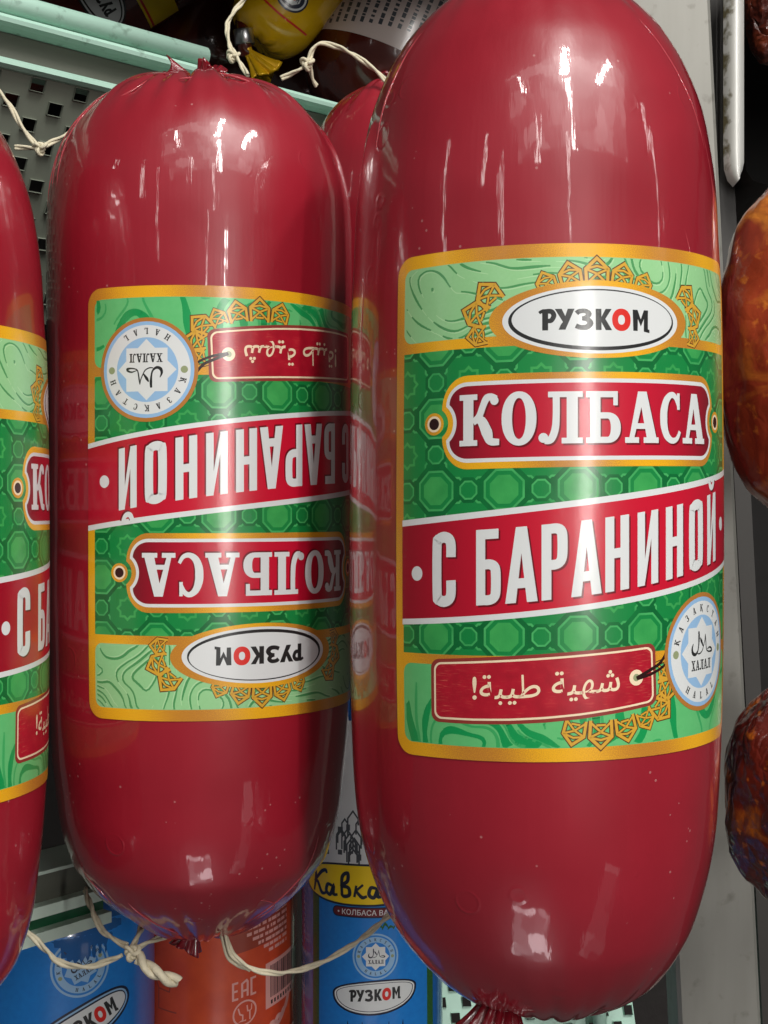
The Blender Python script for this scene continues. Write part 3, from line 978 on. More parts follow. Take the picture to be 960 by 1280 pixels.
def wrap(name, cells, parent, rad, thc, zc, flip=False, skew=0.0, lift=0.00016, step=2.6e-6, gu=2.0, gv=4.0, Rn=None, zdir=1):
    """lay flat cut artwork (mm) round the body; rad(z) = body radius, thc = bearing of u = 0"""
    allp = [p for q, _, _ in cells for p in q]
    U = np.array([p[0] for p in allp]) / 1000
    Vv = np.array([p[1] for p in allp]) / 1000
    lv = np.array([l for q, l, _ in cells for _ in q])
    UV = np.stack([U * 1000, Vv * 1000], 1)
    sg = -1.0 if flip else 1.0
    gu, gv = gu / 1000, gv / 1000
    iu, iv = np.floor(U / gu + 1e-7), np.floor(Vv / gv + 1e-7)
    fu, fv = U / gu - iu, Vv / gv - iv

    def P(u, v):
        z = zc + sg * v + skew * u * sg
        r = rad(z) + lift
        th = thc + sg * u / Rn
        return np.stack([r * np.sin(th), -r * np.cos(th), z], 1)
    p = (P(iu * gu, iv * gv) * ((1 - fu) * (1 - fv))[:, None] + P((iu + 1) * gu, iv * gv) * (fu * (1 - fv))[:, None]
         + P(iu * gu, (iv + 1) * gv) * ((1 - fu) * fv)[:, None] + P((iu + 1) * gu, (iv + 1) * gv) * (fu * fv)[:, None])
    th = thc + sg * U / Rn
    z = zc + sg * Vv + skew * U * sg
    sl = (rad(z + 0.002) - rad(z - 0.002)) / 0.004
    n = np.stack([np.sin(th), -np.cos(th), -sl], 1)
    n /= np.linalg.norm(n, axis=1)[:, None]
    p = p + n * (lv * step)[:, None]
    F, fm, k = [], [], 0
    for q, _, mi in cells:
        F.append(tuple(range(k, k + len(q))))
        k += len(q)
        fm.append(mi)
    used = sorted(set(fm))
    rm = {m: i for i, m in enumerate(used)}
    return mesh_obj(name, p, F, [MLIST[m] for m in used], parent, fm=[rm[m] for m in fm], normals=n, uvs=UV)


def crimp(name, parent, loc, mat, r0=0.0022, r1=0.006, h=0.008, pleats=9, rot=(0, 0, 0), amp=0.35, squash=1.0, seed=1):
    """gathered, pleated end of the casing beyond its tie"""
    rng = random.Random(seed)
    seg, rows = 108, 12
    V, F = [], []
    ph = [rng.uniform(0.6, 1.3) for _ in range(pleats)]
    for j in range(rows + 1):
        t = j / rows
        rb = r0 + (r1 - r0) * t ** 1.2 + (0.0008 if j == 0 else 0)
        for i in range(seg):
            th = 2 * PI * i / seg
            k = pleats * th / (2 * PI)
            a = ph[int(k) % pleats]
            rr = rb * (1 + amp * a * (abs(math.sin(PI * k)) - 0.5) * 1.6 * (0.3 + 0.7 * t))
            zz = h * t * (1 + 0.18 * math.sin(th * 2 + seed) * t) + 0.0008 * a * t
            V.append((rr * math.cos(th), rr * math.sin(th) * squash, zz))
    for j in range(rows):
        for i in range(seg):
            k = (i + 1) % seg
            F.append((j * seg + i, j * seg + k, (j + 1) * seg + k, (j + 1) * seg + i))
    c = len(V)
    V.append((0, 0, h * 0.55))
    for i in range(seg):
        F.append((rows * seg + i, rows * seg + (i + 1) % seg, c))
    o = mesh_obj(name, V, F, mat, parent)
    o.location = loc
    o.rotation_euler = rot
    return o


def ring_clip(name, parent, loc, r, w, mat, rot=(0, 0, 0)):
    V, F = [], []
    seg = 40
    prof = [(r, -w / 2), (r + .0009, -w / 2), (r + .0012, -w / 2 + .0004), (r + .0012, w / 2 - .0004), (r + .0009, w / 2), (r, w / 2)]
    for i in range(seg):
        t = 2 * PI * i / seg
        for a, b in prof:
            V.append((a * math.cos(t), a * math.sin(t), b))
    n = len(prof)
    for i in range(seg):
        for j in range(n):
            F.append((i * n + j, ((i + 1) % seg) * n + j, ((i + 1) % seg) * n + (j + 1) % n, i * n + (j + 1) % n))
    o = mesh_obj(name, V, F, mat, parent)
    o.location = loc
    o.rotation_euler = rot
    return o


def tube(V, F, pts, rad, seg=10):
    """tube along 3-D points appended to V, F"""
    n = len(pts)
    rads = rad if isinstance(rad, (list, tuple)) else [rad] * n
    P = [Vector(p) for p in pts]
    base = len(V)
    prev = None
    for i in range(n):
        t = (P[min(n - 1, i + 1)] - P[max(0, i - 1)]).normalized()
        if prev is None:
            a = Vector((0, 0, 1)) if abs(t.z) < 0.9 else Vector((1, 0, 0))
            x = a.cross(t).normalized()
        else:
            x = (prev - t * prev.dot(t)).normalized()
        prev = x
        y = t.cross(x)
        for k in range(seg):
            an = 2 * PI * k / seg
            V.append(P[i] + (x * math.cos(an) + y * math.sin(an)) * rads[i])
    for i in range(n - 1):
        for k in range(seg):
            m = (k + 1) % seg
            F.append((base + i * seg + k, base + i * seg + m, base + (i + 1) * seg + m, base + (i + 1) * seg + k))
    F.append(tuple(base + k for k in reversed(range(seg))))
    F.append(tuple(base + (n - 1) * seg + k for k in range(seg)))


def twine_geo(V, F, pts, r=0.0011, pitch=0.022, fray=True):
    """two-ply twisted cord through the points"""
    P, _ = catmull([tuple(p) for p in pts], [1] * len(pts), 14)
    P = [Vector(p) for p in P]
    prev, s = None, 0.0
    A, B = [], []
    for i in range(len(P)):
        t = (P[min(len(P) - 1, i + 1)] - P[max(0, i - 1)]).normalized()
        if prev is None:
            a = Vector((0, 1, 0))
            x = a.cross(t).normalized()
        else:
            x = (prev - t * prev.dot(t)).normalized()
            s += (P[i] - P[i - 1]).length
        prev = x
        y = t.cross(x)
        an = 2 * PI * s / pitch
        d = (x * math.cos(an) + y * math.sin(an)) * r * 0.55
        j = Vector((noise.noise(P[i] * 300), noise.noise(P[i] * 300 + Vector((5, 5, 5))), noise.noise(P[i] * 300 + Vector((9, 1, 4))))) * r * 0.35
        A.append(P[i] + d + j)
        B.append(P[i] - d + j)
    rr = [r * 0.66 * (1 + 0.18 * noise.noise(p * 420)) for p in P]
    tube(V, F, A, rr, 8)
    tube(V, F, B, rr, 8)


def knot_geo(V, F, c, r=0.0034, seed=1, tr=0.0011):
    rng = random.Random(seed)
    c = Vector(c)
    pts = []
    for i in range(15):
        t = 2 * PI * i / 14
        pts.append(c + Vector((math.sin(t) + 2 * math.sin(2 * t), 0.9 * -math.sin(3 * t), math.cos(t) - 2 * math.cos(2 * t))) * r * 0.36)
    twine_geo(V, F, pts, tr * 1.15, 0.006)


def px(x, y, Y):
    """a point at depth Y (metres in front of the camera) seen at photograph coordinates x, y"""
    return Vector(((x - 480) / 1650 * Y, Y, (640 - y) / 1650 * Y))


# ------------------------------------------------------------------ the setting: dark cabinet
def box_geo(x0, x1, y0, y1, z0, z1):
    V = [(x, y, z) for x in (x0, x1) for y in (y0, y1) for z in (z0, z1)]
    F = [(0, 1, 3, 2), (4, 6, 7, 5), (0, 4, 5, 1), (2, 3, 7, 6), (0, 2, 6, 4), (1, 5, 7, 3)]
    return V, F


M_DARK = plain('dark_cabinet', (0.012, 0.009, 0.008), rough=0.6, var=0.5, scale=20, bump=0.0006, bscale=60)
V, F = box_geo(-0.75, 0.85, 0.86, 0.88, -0.6, 0.7)
o = mesh_obj('back_wall', V, F, M_DARK, smooth=False)
tag(o, None, None, kind='structure')


def mint_mat():
    m, nt, p = nmat('mint_enamel')
    tc = N(nt, 'ShaderNodeTexCoord')
    no = N(nt, 'ShaderNodeTexNoise', Scale=60, Detail=6.0)
    nt.links.new(tc.outputs['Object'], no.inputs['Vector'])
    n2 = N(nt, 'ShaderNodeTexNoise', Scale=210, Detail=4.0)
    nt.links.new(tc.outputs['Object'], n2.inputs['Vector'])
    c = MIX(nt, no.outputs['Fac'], srgb(164, 206, 188), srgb(186, 218, 203))
    c = MIX(nt, MA(nt, 'MULTIPLY', MA(nt, 'SUBTRACT', n2.outputs['Fac'], 0.6), 5.0, clamp=True), c, srgb(96, 120, 104))
    nt.links.new(c, p.inputs['Base Color'])
    p.inputs['Roughness'].default_value = 0.42
    return m


M_MINT = mint_mat()
M_GREY = plain('grey_enamel', srgb(92, 94, 84), rough=0.5, var=0.2, scale=40)
M_PERF = plain('perforated_sheet', srgb(116, 122, 110), rough=0.5, var=0.15, scale=60)


def extrude_profile(V, F, prof, p0, p1, nrm):
    """closed profile [(out, up)] swept from p0 to p1; nrm = horizontal outward direction"""
    b = len(V)
    n = len(prof)
    for p in (p0, p1):
        for o_, u_ in prof:
            V.append(Vector(p) + Vector(nrm) * o_ + Vector((0, 0, u_)))
    for i in range(n):
        j = (i + 1) % n
        F.append((b + i, b + j, b + n + j, b + n + i))
    F.append(tuple(b + i for i in reversed(range(n))))
    F.append(tuple(b + n + i for i in range(n)))


def roundbar(c0, c1, a, b, n=14):
    return [(c0 + a * math.cos(2 * PI * i / n), c1 + b * math.sin(2 * PI * i / n)) for i in range(n)]


# ------------------------------------------------------------------ upper shelf with mint rails
d = Vector((0.110, 0.098, 0)).normalized()
nrm = Vector((d.y, -d.x, 0)) * 1.0          # towards the camera
P0 = px(0, 0, 0.42)
P0.z = 0
A0 = P0 - d * 0.10
A1 = P0 + d * 0.172
shelf = empty('shelf', (P0.x, P0.y, 0.15), 'mint green metal shelf edge with two rails above perforated sheet, top left', 'shelf')
inv = Matrix.Translation(-Vector(shelf.location))


def part(name, V, F, mat, parent, smooth=True):
    return mesh_obj(name, [Vector(v) - Vector(parent.location) for v in V], F, mat, parent, smooth=smooth)


zt = lambda py: (640 - py) / 1650 * 0.42
V, F = [], []
extrude_profile(V, F, roundbar(0.000, (zt(-12) + zt(14)) / 2, 0.0034, 0.0034), A0, P0 + d * 0.078, nrm)
part('rail', V, F, M_MINT, shelf)
V, F = [], []
extrude_profile(V, F, [(0.0015, zt(33)), (0.0042, zt(31)), (0.0046, zt(26)), (0.0030, zt(20)), (-0.004, zt(18)), (-0.006, zt(33))], A0, A1 + d * 0.003, nrm)
part('rail', V, F, M_MINT, shelf, smooth=False)
V, F = [], []
extrude_profile(V, F, [(-0.0035, zt(34)), (-0.0035, zt(72)), (-0.006, zt(72)), (-0.006, zt(34))], A0, A1, nrm)
part('recessed_panel', V, F, M_GREY, shelf, smooth=False)
V, F = [], []
extrude_profile(V, F, [(0.002, zt(86)), (0.004, zt(83)), (0.004, zt(77)), (0.0022, zt(73)), (-0.006, zt(73)), (-0.006, zt(86))], A0, A1 - d * 0.001, nrm)
part('lip', V, F, M_MINT, shelf, smooth=False)


def perforated(V, F, origin, ex, ey, nx, ny, cx, cy, hx, hy, stagger=True, thick=0.0012):
    """sheet of nx by ny cells with a rectangular hole in every second cell"""
    ex, ey = Vector(ex), Vector(ey)
    nz = ex.cross(ey).normalized()
    for j in range(ny):
        for i in range(nx):
            o_ = origin + ex * (i * cx) + ey * (j * cy)
            q = lambda a, b, k=0: o_ + ex * a + ey * b - nz * (thick * k)
            b = len(V)
            V += [q(0, 0), q(cx, 0), q(cx, cy), q(0, cy)]
            if stagger and (i + j) % 2:
                F.append((b, b + 1, b + 2, b + 3))
                continue
            mx, my = (cx - hx) / 2, (cy - hy) / 2
            V += [q(mx, my), q(mx + hx, my), q(mx + hx, my + hy), q(mx, my + hy)]
            V += [q(mx, my, 1), q(mx + hx, my, 1), q(mx + hx, my + hy, 1), q(mx, my + hy, 1)]
            for k in range(4):
                m = (k + 1) % 4
                F.append((b + k, b + m, b + 4 + m, b + 4 + k))
                F.append((b + 4 + k, b + 4 + m, b + 8 + m, b + 8 + k))


V, F = [], []
# the sheet leans back below the lip
ey = (Vector((0, 0, -1)) * 0.86 - nrm * 0.5).normalized()
org = A0 + Vector((0, 0, zt(86))) + nrm * 0.0005
perforated(V, F, org - ey * 0.001, d, ey, 33, 13, 0.0078, 0.0066, 0.0050, 0.0042)
part('perforated_sheet', V, F, M_PERF, shelf, smooth=False)

# unseen board added overhead only to shade the goods at the back
V, F = [], []
e0, e1 = Vector((-0.55, 0.470, 0.196)), Vector((0.75, 0.490, 0.205))
bk = Vector((0, 0.5, 0.26))
nn = Vector((0, 0, 0.012))
V = [e0, e1, e1 + bk, e0 + bk, e0 + nn, e1 + nn, e1 + bk + nn, e0 + bk + nn]
F = [(0, 3, 2, 1), (4, 5, 6, 7), (0, 1, 5, 4), (1, 2, 6, 5), (2, 3, 7, 6), (3, 0, 4, 7)]
o = mesh_obj('light_blocker', V, F, M_DARK, smooth=False)
tag(o, None, None, kind='structure')

# ------------------------------------------------------------------ sausages
R_TOP = [(.36, .990), (.49, .974), (.574, .9625), (.655, .936), (.737, .891), (.818, .808), (.859, .746), (.90, .667), (.945, .54), (.981, .37), (.996, .17)]
R_BOT = [(.28, .998), (.45, .988), (.56, .974), (.6415, .951), (.723, .902), (.805, .823), (.846, .763), (.887, .684), (.928, .575), (.9686, .391), (.993, .18)]
L_TOP = [(.40, 1.0), (.60, 1.0), (.665, .996), (.735, .980), (.813, .925), (.860, .860), (.895, .785), (.934, .675), (.970, .50), (.992, .28)]
L_BOT = [(.40, .992), (.54, .972), (.63, .945), (.713, .914), (.80, .842), (.841, .768), (.883, .670), (.926, .525), (.966, .350), (.992, .17)]

LABEL = main_label()
SAUS = 'red cooked sausages in green and gold labels'


def sausage(loc, R, Lt, Lb, top, bot, thc, zc, flip, label, skew=0.0, seed=0.0, **kw):
    t = empty('sausage', loc, label, 'sausage', SAUS)
    pr = Profile(R, Lt, Lb, top, bot)
    body_mesh('casing', pr, M_CASE, t, seed=seed, **kw)
    wrap('label', LABEL, t, pr.rad, R_(thc), zc, flip, skew, Rn=R)
    return t, pr


right, prR = sausage((0.0366, 0.3226, 0.0027), 0.0450, 0.1247, 0.1240, R_TOP, R_BOT, 18, -0.0004, False,
                     'biggest red sausage in front, green and gold label the right way up', skew=0.018, seed=2.0, fold=(0.0008, 0.0009), bend=0.0034)
left, prL = sausage((-0.0516, 0.3729, 0.0015), 0.0425, 0.1195, 0.1213, L_TOP, L_BOT, 21.6, 0.0006, True,
                    'red sausage whose green label is upside down, twine knotted at its lower end', seed=9.0, fold=(0.0020, 0.0012), dimple=(0.0028, 0.002))
third, prT = sausage((-0.128, 0.3215, -0.0118), 0.0450, 0.1230, 0.1230, R_TOP, L_BOT, 124.4, 0.0, False,
                     'red sausage cut by the left edge, only a sliver of its label showing', seed=15.0)
crimp('gathered_end', right, (-0.0085, -0.012, -0.1155), M_TAIL, r0=0.0034, r1=0.0074, h=0.0110, pleats=13, rot=(R_(180 - 20), R_(16), 0), seed=4)
crimp('gathered_end', right, (-0.002, 0.0, 0.119), M_TAIL, r0=0.0025, r1=0.0055, h=0.007, pleats=9, rot=(R_(10), 0, 0), seed=5)
crimp('gathered_end', left, (0.0012, -0.006, 0.1160), M_TAIL, r0=0.0022, r1=0.0036, h=0.0060, pleats=8, rot=(R_(14), R_(24), 0), squash=0.8, seed=6)
crimp('gathered_end', left, (-0.0012, -0.007, 0.1176), M_TAIL, r0=0.0015, r1=0.0032, h=0.0080, pleats=3, rot=(R_(5), R_(-62), 0), amp=0.2, squash=0.45, seed=8)
crimp('gathered_end', left, (-0.002, -0.004, -0.1178), M_TAIL, r0=0.0020, r1=0.0040, h=0.005, pleats=8, rot=(R_(180), R_(20), 0), seed=7)
crimp('gathered_end', third, (0, 0, 0.119), M_TAIL, rot=(0, 0, 0), seed=3)
crimp('gathered_end', third, (0, 0, -0.119), M_TAIL, rot=(R_(180), 0, 0), seed=2)

def creases(t, pr, arcs):
    for (t0, z0, t1, z1, bow, r) in arcs:
        V, F, pts = [], [], []
        for i in range(25):
            k = i / 24
            th = R_(t0 + (t1 - t0) * k + bow * math.sin(PI * k))
            z = z0 + (z1 - z0) * k
            q = pr.rad(z) - r * 0.35
            pts.append((q * math.sin(th), -q * math.cos(th), z))
        tube(V, F, pts, [r * math.sin(PI * (0.06 + 0.88 * i / 24)) for i in range(25)], 8)
        mesh_obj('film_crease', V, F, M_CREASE, t)


M_CREASE = plain('film_crease', srgb(178, 70, 78), rough=0.12, coat=1.0)
creases(left, prL, [(-62, 0.112, -70, 0.078, -5, .00028), (-56, 0.112, -62, 0.083, -6, .00028), (-52, 0.109, -55, 0.080, -4, .0003),
                    (-44, 0.117, -14, 0.1145, 2, .0004), (16, 0.1165, 40, 0.112, 3, .0004), (-22, 0.112, -42, 0.104, 5, .00025), (-4, 0.1115, 22, 0.1125, -3, .0004),
                    (38, -0.104, 48, -0.112, 10, .00025), (62, -0.085, 40, -0.113, 8, .0003), (-30, -0.104, -8, -0.116, -4, .0003), (-55, -0.09, -30, -0.115, -5, .00025)])
creases(right, prR, [(38, 0.110, 62, 0.068, 5, .0003), (50, 0.098, 66, 0.058, 4, .00025), (42, 0.06, 46, 0.045, 1, .00018), (-55, 0.112, -66, 0.080, -4, .00028), (-68, .05, -70, .035, 0, .0002),
                     (-20, 0.120, -8, 0.116, 2, .0003)])

# the fourth one, mostly hidden behind the pair
t = empty('sausage', (0.0055, 0.452, 0.0457), 'plain red sausage tip peeping out between the two large sausages', 'sausage', SAUS)
pr4 = Profile(0.036, 0.100, 0.10, R_TOP, R_BOT)
body_mesh('casing', pr4, M_CASE, t, seed=21.0)
crimp('gathered_end', t, (0, 0, 0.096), M_TAIL, seed=9)


# ------------------------------------------------------------------ twine
TW = 'white twine loops tied to the sausage ends'


def twine(name, label, paths, knots=(), r=0.0011, mat=None):
    V, F = [], []
    for p in paths:
        twine_geo(V, F, p, r)
    c = sum((Vector(v) for v in V), Vector()) / len(V)
    o = mesh_obj(name, [Vector(v) - c for v in V], F, mat or M_TWINE, loc=c)
    tag(o, label, 'twine', TW)
    for i, k in enumerate(knots):
        V, F = [], []
        knot_geo(V, F, Vector(k) - c, seed=i + 3, r=r * 2.0, tr=r)
        mesh_obj('knot', V, F, mat or M_TWINE, o)
    return o


twine('twine', 'cream twine with a big knot and a thick frayed stub under the upside-down label sausage', [
    [px(20, 1150, 0.375), px(52, 1182, 0.37), px(80, 1205, 0.365), px(118, 1207, 0.362), px(152, 1194, 0.36)],
    [px(106, 1112, 0.385), px(116, 1140, 0.372), px(130, 1165, 0.366), px(158, 1182, 0.361)],
    [px(162, 1190, 0.360), px(174, 1166, 0.366), px(180, 1150, 0.375)],
    [px(166, 1188, 0.360), px(190, 1176, 0.364), px(214, 1168, 0.372)],
], knots=[px(165, 1190, 0.359)], r=0.00082)
V, F = [], []
twine_geo(V, F, [px(172, 1196, 0.359), px(190, 1212, 0.357), px(208, 1222, 0.357), px(222, 1228, 0.358)], 0.0017, 0.012)
c = Vector(px(196, 1214, 0.358))
o = bpy.data.objects['twine']
mesh_obj('frayed_end', [Vector(v) - o.location for v in V], F, M_TWINE, o)
twine('twine', 'cream twine sagging from the upside-down label sausage towards the blue pack', [
    [px(279, 1150, 0.366), px(281, 1168, 0.362), px(292, 1194, 0.360), px(318, 1212, 0.360), px(352, 1216, 0.360), px(400, 1204, 0.360), px(448, 1176, 0.358), px(484, 1146, 0.350), px(510, 1120, 0.345)],
    [px(275, 1152, 0.366), px(277, 1172, 0.363), px(289, 1199, 0.361), px(312, 1213, 0.361)],
], r=0.00074)
twine('twine', 'cream twine looping up with a small knot, above the plain red sausage tip', [
    [px(352, 98, 0.43), px(372, 88, 0.43), px(386, 78, 0.43)],
    [px(386, 78, 0.43), px(391, 62, 0.43), px(403, 54, 0.43), px(432, 63, 0.43), px(462, 82, 0.43), px(490, 108, 0.43)],
    [px(386, 78, 0.43), px(390, 96, 0.432), px(396, 108, 0.434)],
], knots=[px(384, 79, 0.429)], r=0.00078)
twine('twine', 'pale twine curving down from the top of the picture onto the mint rail', [
    [px(318, -12, 0.48), px(296, 10, 0.475), px(284, 32, 0.47), px(288, 58, 0.465), px(300, 78, 0.46), px(310, 94, 0.455)],
], knots=[px(291, 70, 0.462)], r=0.00082)
twine('twine', 'pale twine with a knot hanging in front of the perforated sheet', [
    [px(-8, 108, 0.40), px(10, 128, 0.40), px(28, 160, 0.40), px(48, 184, 0.40)],
    [px(18, 184, 0.40), px(48, 185, 0.40), px(66, 178, 0.402), px(90, 164, 0.405)],
], knots=[px(50, 185, 0.399)], r=0.00075)

# ------------------------------------------------------------------ goods below: printed packs
PACK = 'printed sausage packs on the lower shelf'


def straight_pack(name, loc, R, H, mat, label, ends=0.25):
    t = empty(name, loc, label, 'sausage', PACK)
    k = min(0.9, 1 - R * ends / (H / 2) * 2)
    tb = [(k, 1.0), (k + (1 - k) * .45, .93), (k + (1 - k) * .8, .72), (k + (1 - k) * .96, .4)]
    pr = Profile(R, H / 2, H / 2, tb, tb)
    body_mesh('casing', pr, mat, t, seg=96, fold=(0.0006, 0.0006), seed=loc[0] * 30)
    return t, pr


# middle blue pack
pk, prP = straight_pack('sausage', (-0.0043, 0.470, -0.150), 0.0250, 0.190, plain('blue_film', srgb(30, 104, 180), rough=0.2, coat=1.0, bump=0.0002, bscale=80),
                        'blue pack under a yellow banner, leaf green borders, between the two large sausages')
A = Art()
A.rect(-24, -75, 24, 75, 'leaf', 0)
A.rect(-20.6, -75, 20.6, 24, 'blue', 2)
A.rect(-22, 24, 22, 75, 'white', 2)
rng = random.Random(3)
for i in range(46):                       # line drawing of an old town
    x = rng.uniform(-20, 18)
    y = rng.uniform(26, 44)
    w, h = rng.uniform(1, 4), rng.uniform(2, 6)
    A.stroke([(x, y), (x, y + h), (x + w / 2, y + h + w * .7), (x + w, y + h), (x + w, y)], 0.55, 'sketch', 3 + (i % 8) * .5)
for i in range(14):
    x = rng.uniform(-19, 19)
    y = rng.uniform(25, 40)
    A.rect(x, y, x + rng.uniform(.8, 2), y + rng.uniform(.8, 2.4), 'sketch', 8)
A.loops([ell(-5, 19.6, 22.5, 7.2, 50, p=2.6)], 'navy', 9)
A.loops([ell(-5, 19.6, 21.9, 6.5, 50, p=2.6)], 'yellow', 11)
sc = lambda pts, x, k=0.165: [(x + a * k, 15.2 + b * k) for a, b in pts]
for pts, x in (([(0, 2), (6, 30), (4, 52), (-4, 46)], -23.2), ([(2, 22), (22, 44), (34, 50), (38, 44)], -23.2), ([(2, 24), (12, 22), (24, 2), (36, 4)], -23.2),
               ([(16, 20), (4, 22), (0, 8), (10, 2), (18, 20), (18, 4), (28, 4)], -17.2), ([(4, 2), (4, 40), (16, 50), (16, 34), (4, 24), (18, 20), (20, 6), (8, 2), (2, 8)], -11.6),
               ([(2, 2), (6, 26)], -6.9), ([(4, 14), (20, 28)], -6.9), ([(6, 14), (18, 2), (28, 5)], -6.9), ([(16, 20), (4, 22), (0, 8), (10, 2), (18, 20), (18, 4), (28, 4)], -1.6),
               ([(2, 20), (12, 24), (14, 14), (6, 12), (16, 10), (14, 0), (2, 2)], 4.4)):
    A.stroke(sc(pts, x), [0.9] + [1.25] * (len(pts) - 2) + [0.8], 'navy', 13, smooth=5)
A.loops([rrect(-14.5, 8.6, 14, 12.2, 1.7)], 'navy', 12)
A.loops([rrect(-14.1, 9.0, 13.6, 11.8, 1.4)], 'maroon', 14)
A.font('• КОЛБАСА ВАР', -12.6, 6.4, 9.5, 1.8, 'white', 16, offset=0.01)
for i in range(9):
    x = -1 + i * 1.9
    A.stroke([(x, 4.6), (x + 1.0, 5.6 + (i % 3) * .5), (x + 2.2, 5.0)], [0.3, 0.9, 0.3], 'leaf', 4, smooth=3)
halal(A, 0.6, -4.4, 7.8, 5, cols=('paleblue', 'blue', 'paleblue', 'blue', 'white', 'navy'))
def badge(a, bt, bb):
    o = []
    for i in range(48):
        t = 2 * PI * i / 48
        x, y = a * math.cos(t), (bt if math.sin(t) > 0 else bb) * math.copysign(abs(math.sin(t)) ** .9, math.sin(t))
        o.append((x + 0.4, -16.6 + y + 0.07 * x))
    return o


A.loops([badge(15.0, 4.2, 7.6)], 'navy', 5)
A.loops([badge(14.2, 3.6, 6.9)], 'white', 7)
A.loops([badge(13.6, 3.15, 6.4)], 'navy', 8)
A.loops([badge(13.3, 2.95, 6.15)], 'white', 8.6)
logo_word(A, -8.4, -19.9, 17.6, 4.0, 10, skew=0.06)
for x in (-9, -4, 5, 10):
    A.stroke([(x, -40), (x, -29), (x + .1, -26.4)], [1.2, .8, .15], 'navy', 5)
    A.stroke([(x - 2.6, -32), (x - 1.6, -29.6), (x, -29)], [.3, .5, .3], 'paleblue', 7, smooth=3)
A.rect(-9, -46, 10, -33, 'paleblue', 4)
wrap('label', A.cut(), pk, prP.rad, R_(2), 0.0045, Rn=0.025)

# orange pack
pk, prP = straight_pack('sausage', (-0.0605, 0.486, -0.165), 0.0290, 0.190, plain('orange_film', srgb(170, 58, 24), rough=0.18, coat=1.0, bump=0.0006, bscale=70),
                        'orange pack with pale small print and a barcode under the upside-down label sausage')
A = Art()
A.rect(-60, -75, 36, 75, 'orange', 0)
sk = 0.20
A.xf = lambda x, y: (x, y + sk * x)
rng = random.Random(5)
A.rect(6, 10.5, 31, 42, 'rust', 1)
for j in range(17):
    y = 40.5 - j * 2.1
    x = 6.5 + (0 if j < 10 else (j - 9) * 2.2)
    while x < 30.5:
        w = rng.uniform(.7, 2.6)
        A.rect(x, y, min(31, x + w), y + 1.15, 'pink', 3)
        x += w + rng.choice((.3, .3, .8))
A.rect(20.5, -13, 36, 3.0, 'pink', 3)
x = 22.6
for i in range(26):
    w = rng.choice((.25, .25, .45, .6))
    A.rect(x, -9.6, x + w, 1.6, 'thread', 5)
    x += w + rng.choice((.22, .3, .45))
for i in range(8):
    A.rect(22.8 + i * 1.5, -12.0, 23.6 + i * 1.5, -10.6, 'thread', 5)
for q in ([(10.0, 0.4), (8.2, 0.4), (8.2, -5.2), (10.0, -5.2)], [(8.2, -2.4), (9.8, -2.4)], [(11.4, -5.2), (11.4, -0.4), (13.0, 0.4), (13.4, -0.2), (13.4, -5.2)], [(11.4, -3.0), (13.4, -3.0)], [(16.6, 0.4), (14.8, 0.4), (14.8, -5.2), (16.6, -5.2)]):
    A.stroke(q, 0.75, 'pink', 4)
A.stroke(ell(12.4, -10.8, 4.1, 4.1, 30), 0.6, 'pink', 4, closed=True)
A.stroke([(10.0, -8.6), (10.6, -10.8), (11.6, -11.4), (11.6, -13.2), (10.4, -13.4), (12.8, -13.4)], 0.5, 'pink', 4)
A.stroke([(13.2, -8.4), (13.4, -10.4), (14.2, -10.6), (14.2, -13.6)], 0.5, 'pink', 4)
A.stroke([(14.9, -8.4), (14.8, -10.2), (14.2, -10.6)], 0.4, 'pink', 5)
for k in range(3):
    A.stroke([(20 + k * 3, -24 + k * 1.4), (23 + k * 3, -19 + k), (27 + k * 2, -20 + k * 2), (31 + k, -15 + k * 2)], [.8, 1.8, 1.2, 1.6], 'pink', 3, smooth=5)
for j in range(6):
    x = 25
    while x < 35:
        w = rng.uniform(.7, 2.2)
        A.rect(x, -26 - j * 2, x + w, -25 - j * 2, 'pink', 3)
        x += w + .4
for q in ([(-23, 9), (-20, 3), (-15, 1.5), (-14, 6)], [(-20, 3), (-20, -4), (-12, -6)], [(-15, -18), (-9, -17.4)], [(-13, -12), (-12, -24)]):
    A.stroke(q, 0.5, 'rust', 3)
A.xf = lambda x, y: (x, y)
wrap('label', A.cut(), pk, prP.rad, R_(0), -0.001, Rn=0.029)

# blue pack at the lower left, print running uphill
pk, prP = straight_pack('sausage', (-0.1120, 0.455, -0.217), 0.0320, 0.190, plain('blue_film_dark', srgb(26, 90, 156), rough=0.2, coat=1.0, bump=0.0002, bscale=80),
                        'blue pack with a tilted white oval, below the knotted twine and pale green shelf edge')
A = Art()
A.rect(-60, -70, 60, 84, 'blue', 0)
halal(A, 14.5, 70.0, 9.6, 3, cols=('paleblue', 'blue', 'paleblue', 'blue', 'paleblue', 'navy'), tilt=0.42)
save = A.xf
ct, st = math.cos(0.42), math.sin(0.42)
A.xf = lambda x, y: (16 + x * ct - y * st, 51.5 + x * st + y * ct)
A.loops([ell(0, 0, 17.5, 6.6, 50, p=2.3)], 'navy', 3)
A.loops([ell(0, 0, 16.6, 5.8, 50, p=2.3)], 'paleblue', 5)
A.loops([ell(0, 0, 16.0, 5.2, 50, p=2.3)], 'navy', 6)
A.loops([ell(0.2, 0, 15.4, 4.6, 50, p=2.3)], 'white', 7)
logo_word(A, -10.5, -2.6, 22, 5.2, 9, red='redo')
A.xf = save
wrap('label', A.cut(), pk, prP.rad, R_(0), 0.0, Rn=0.032)

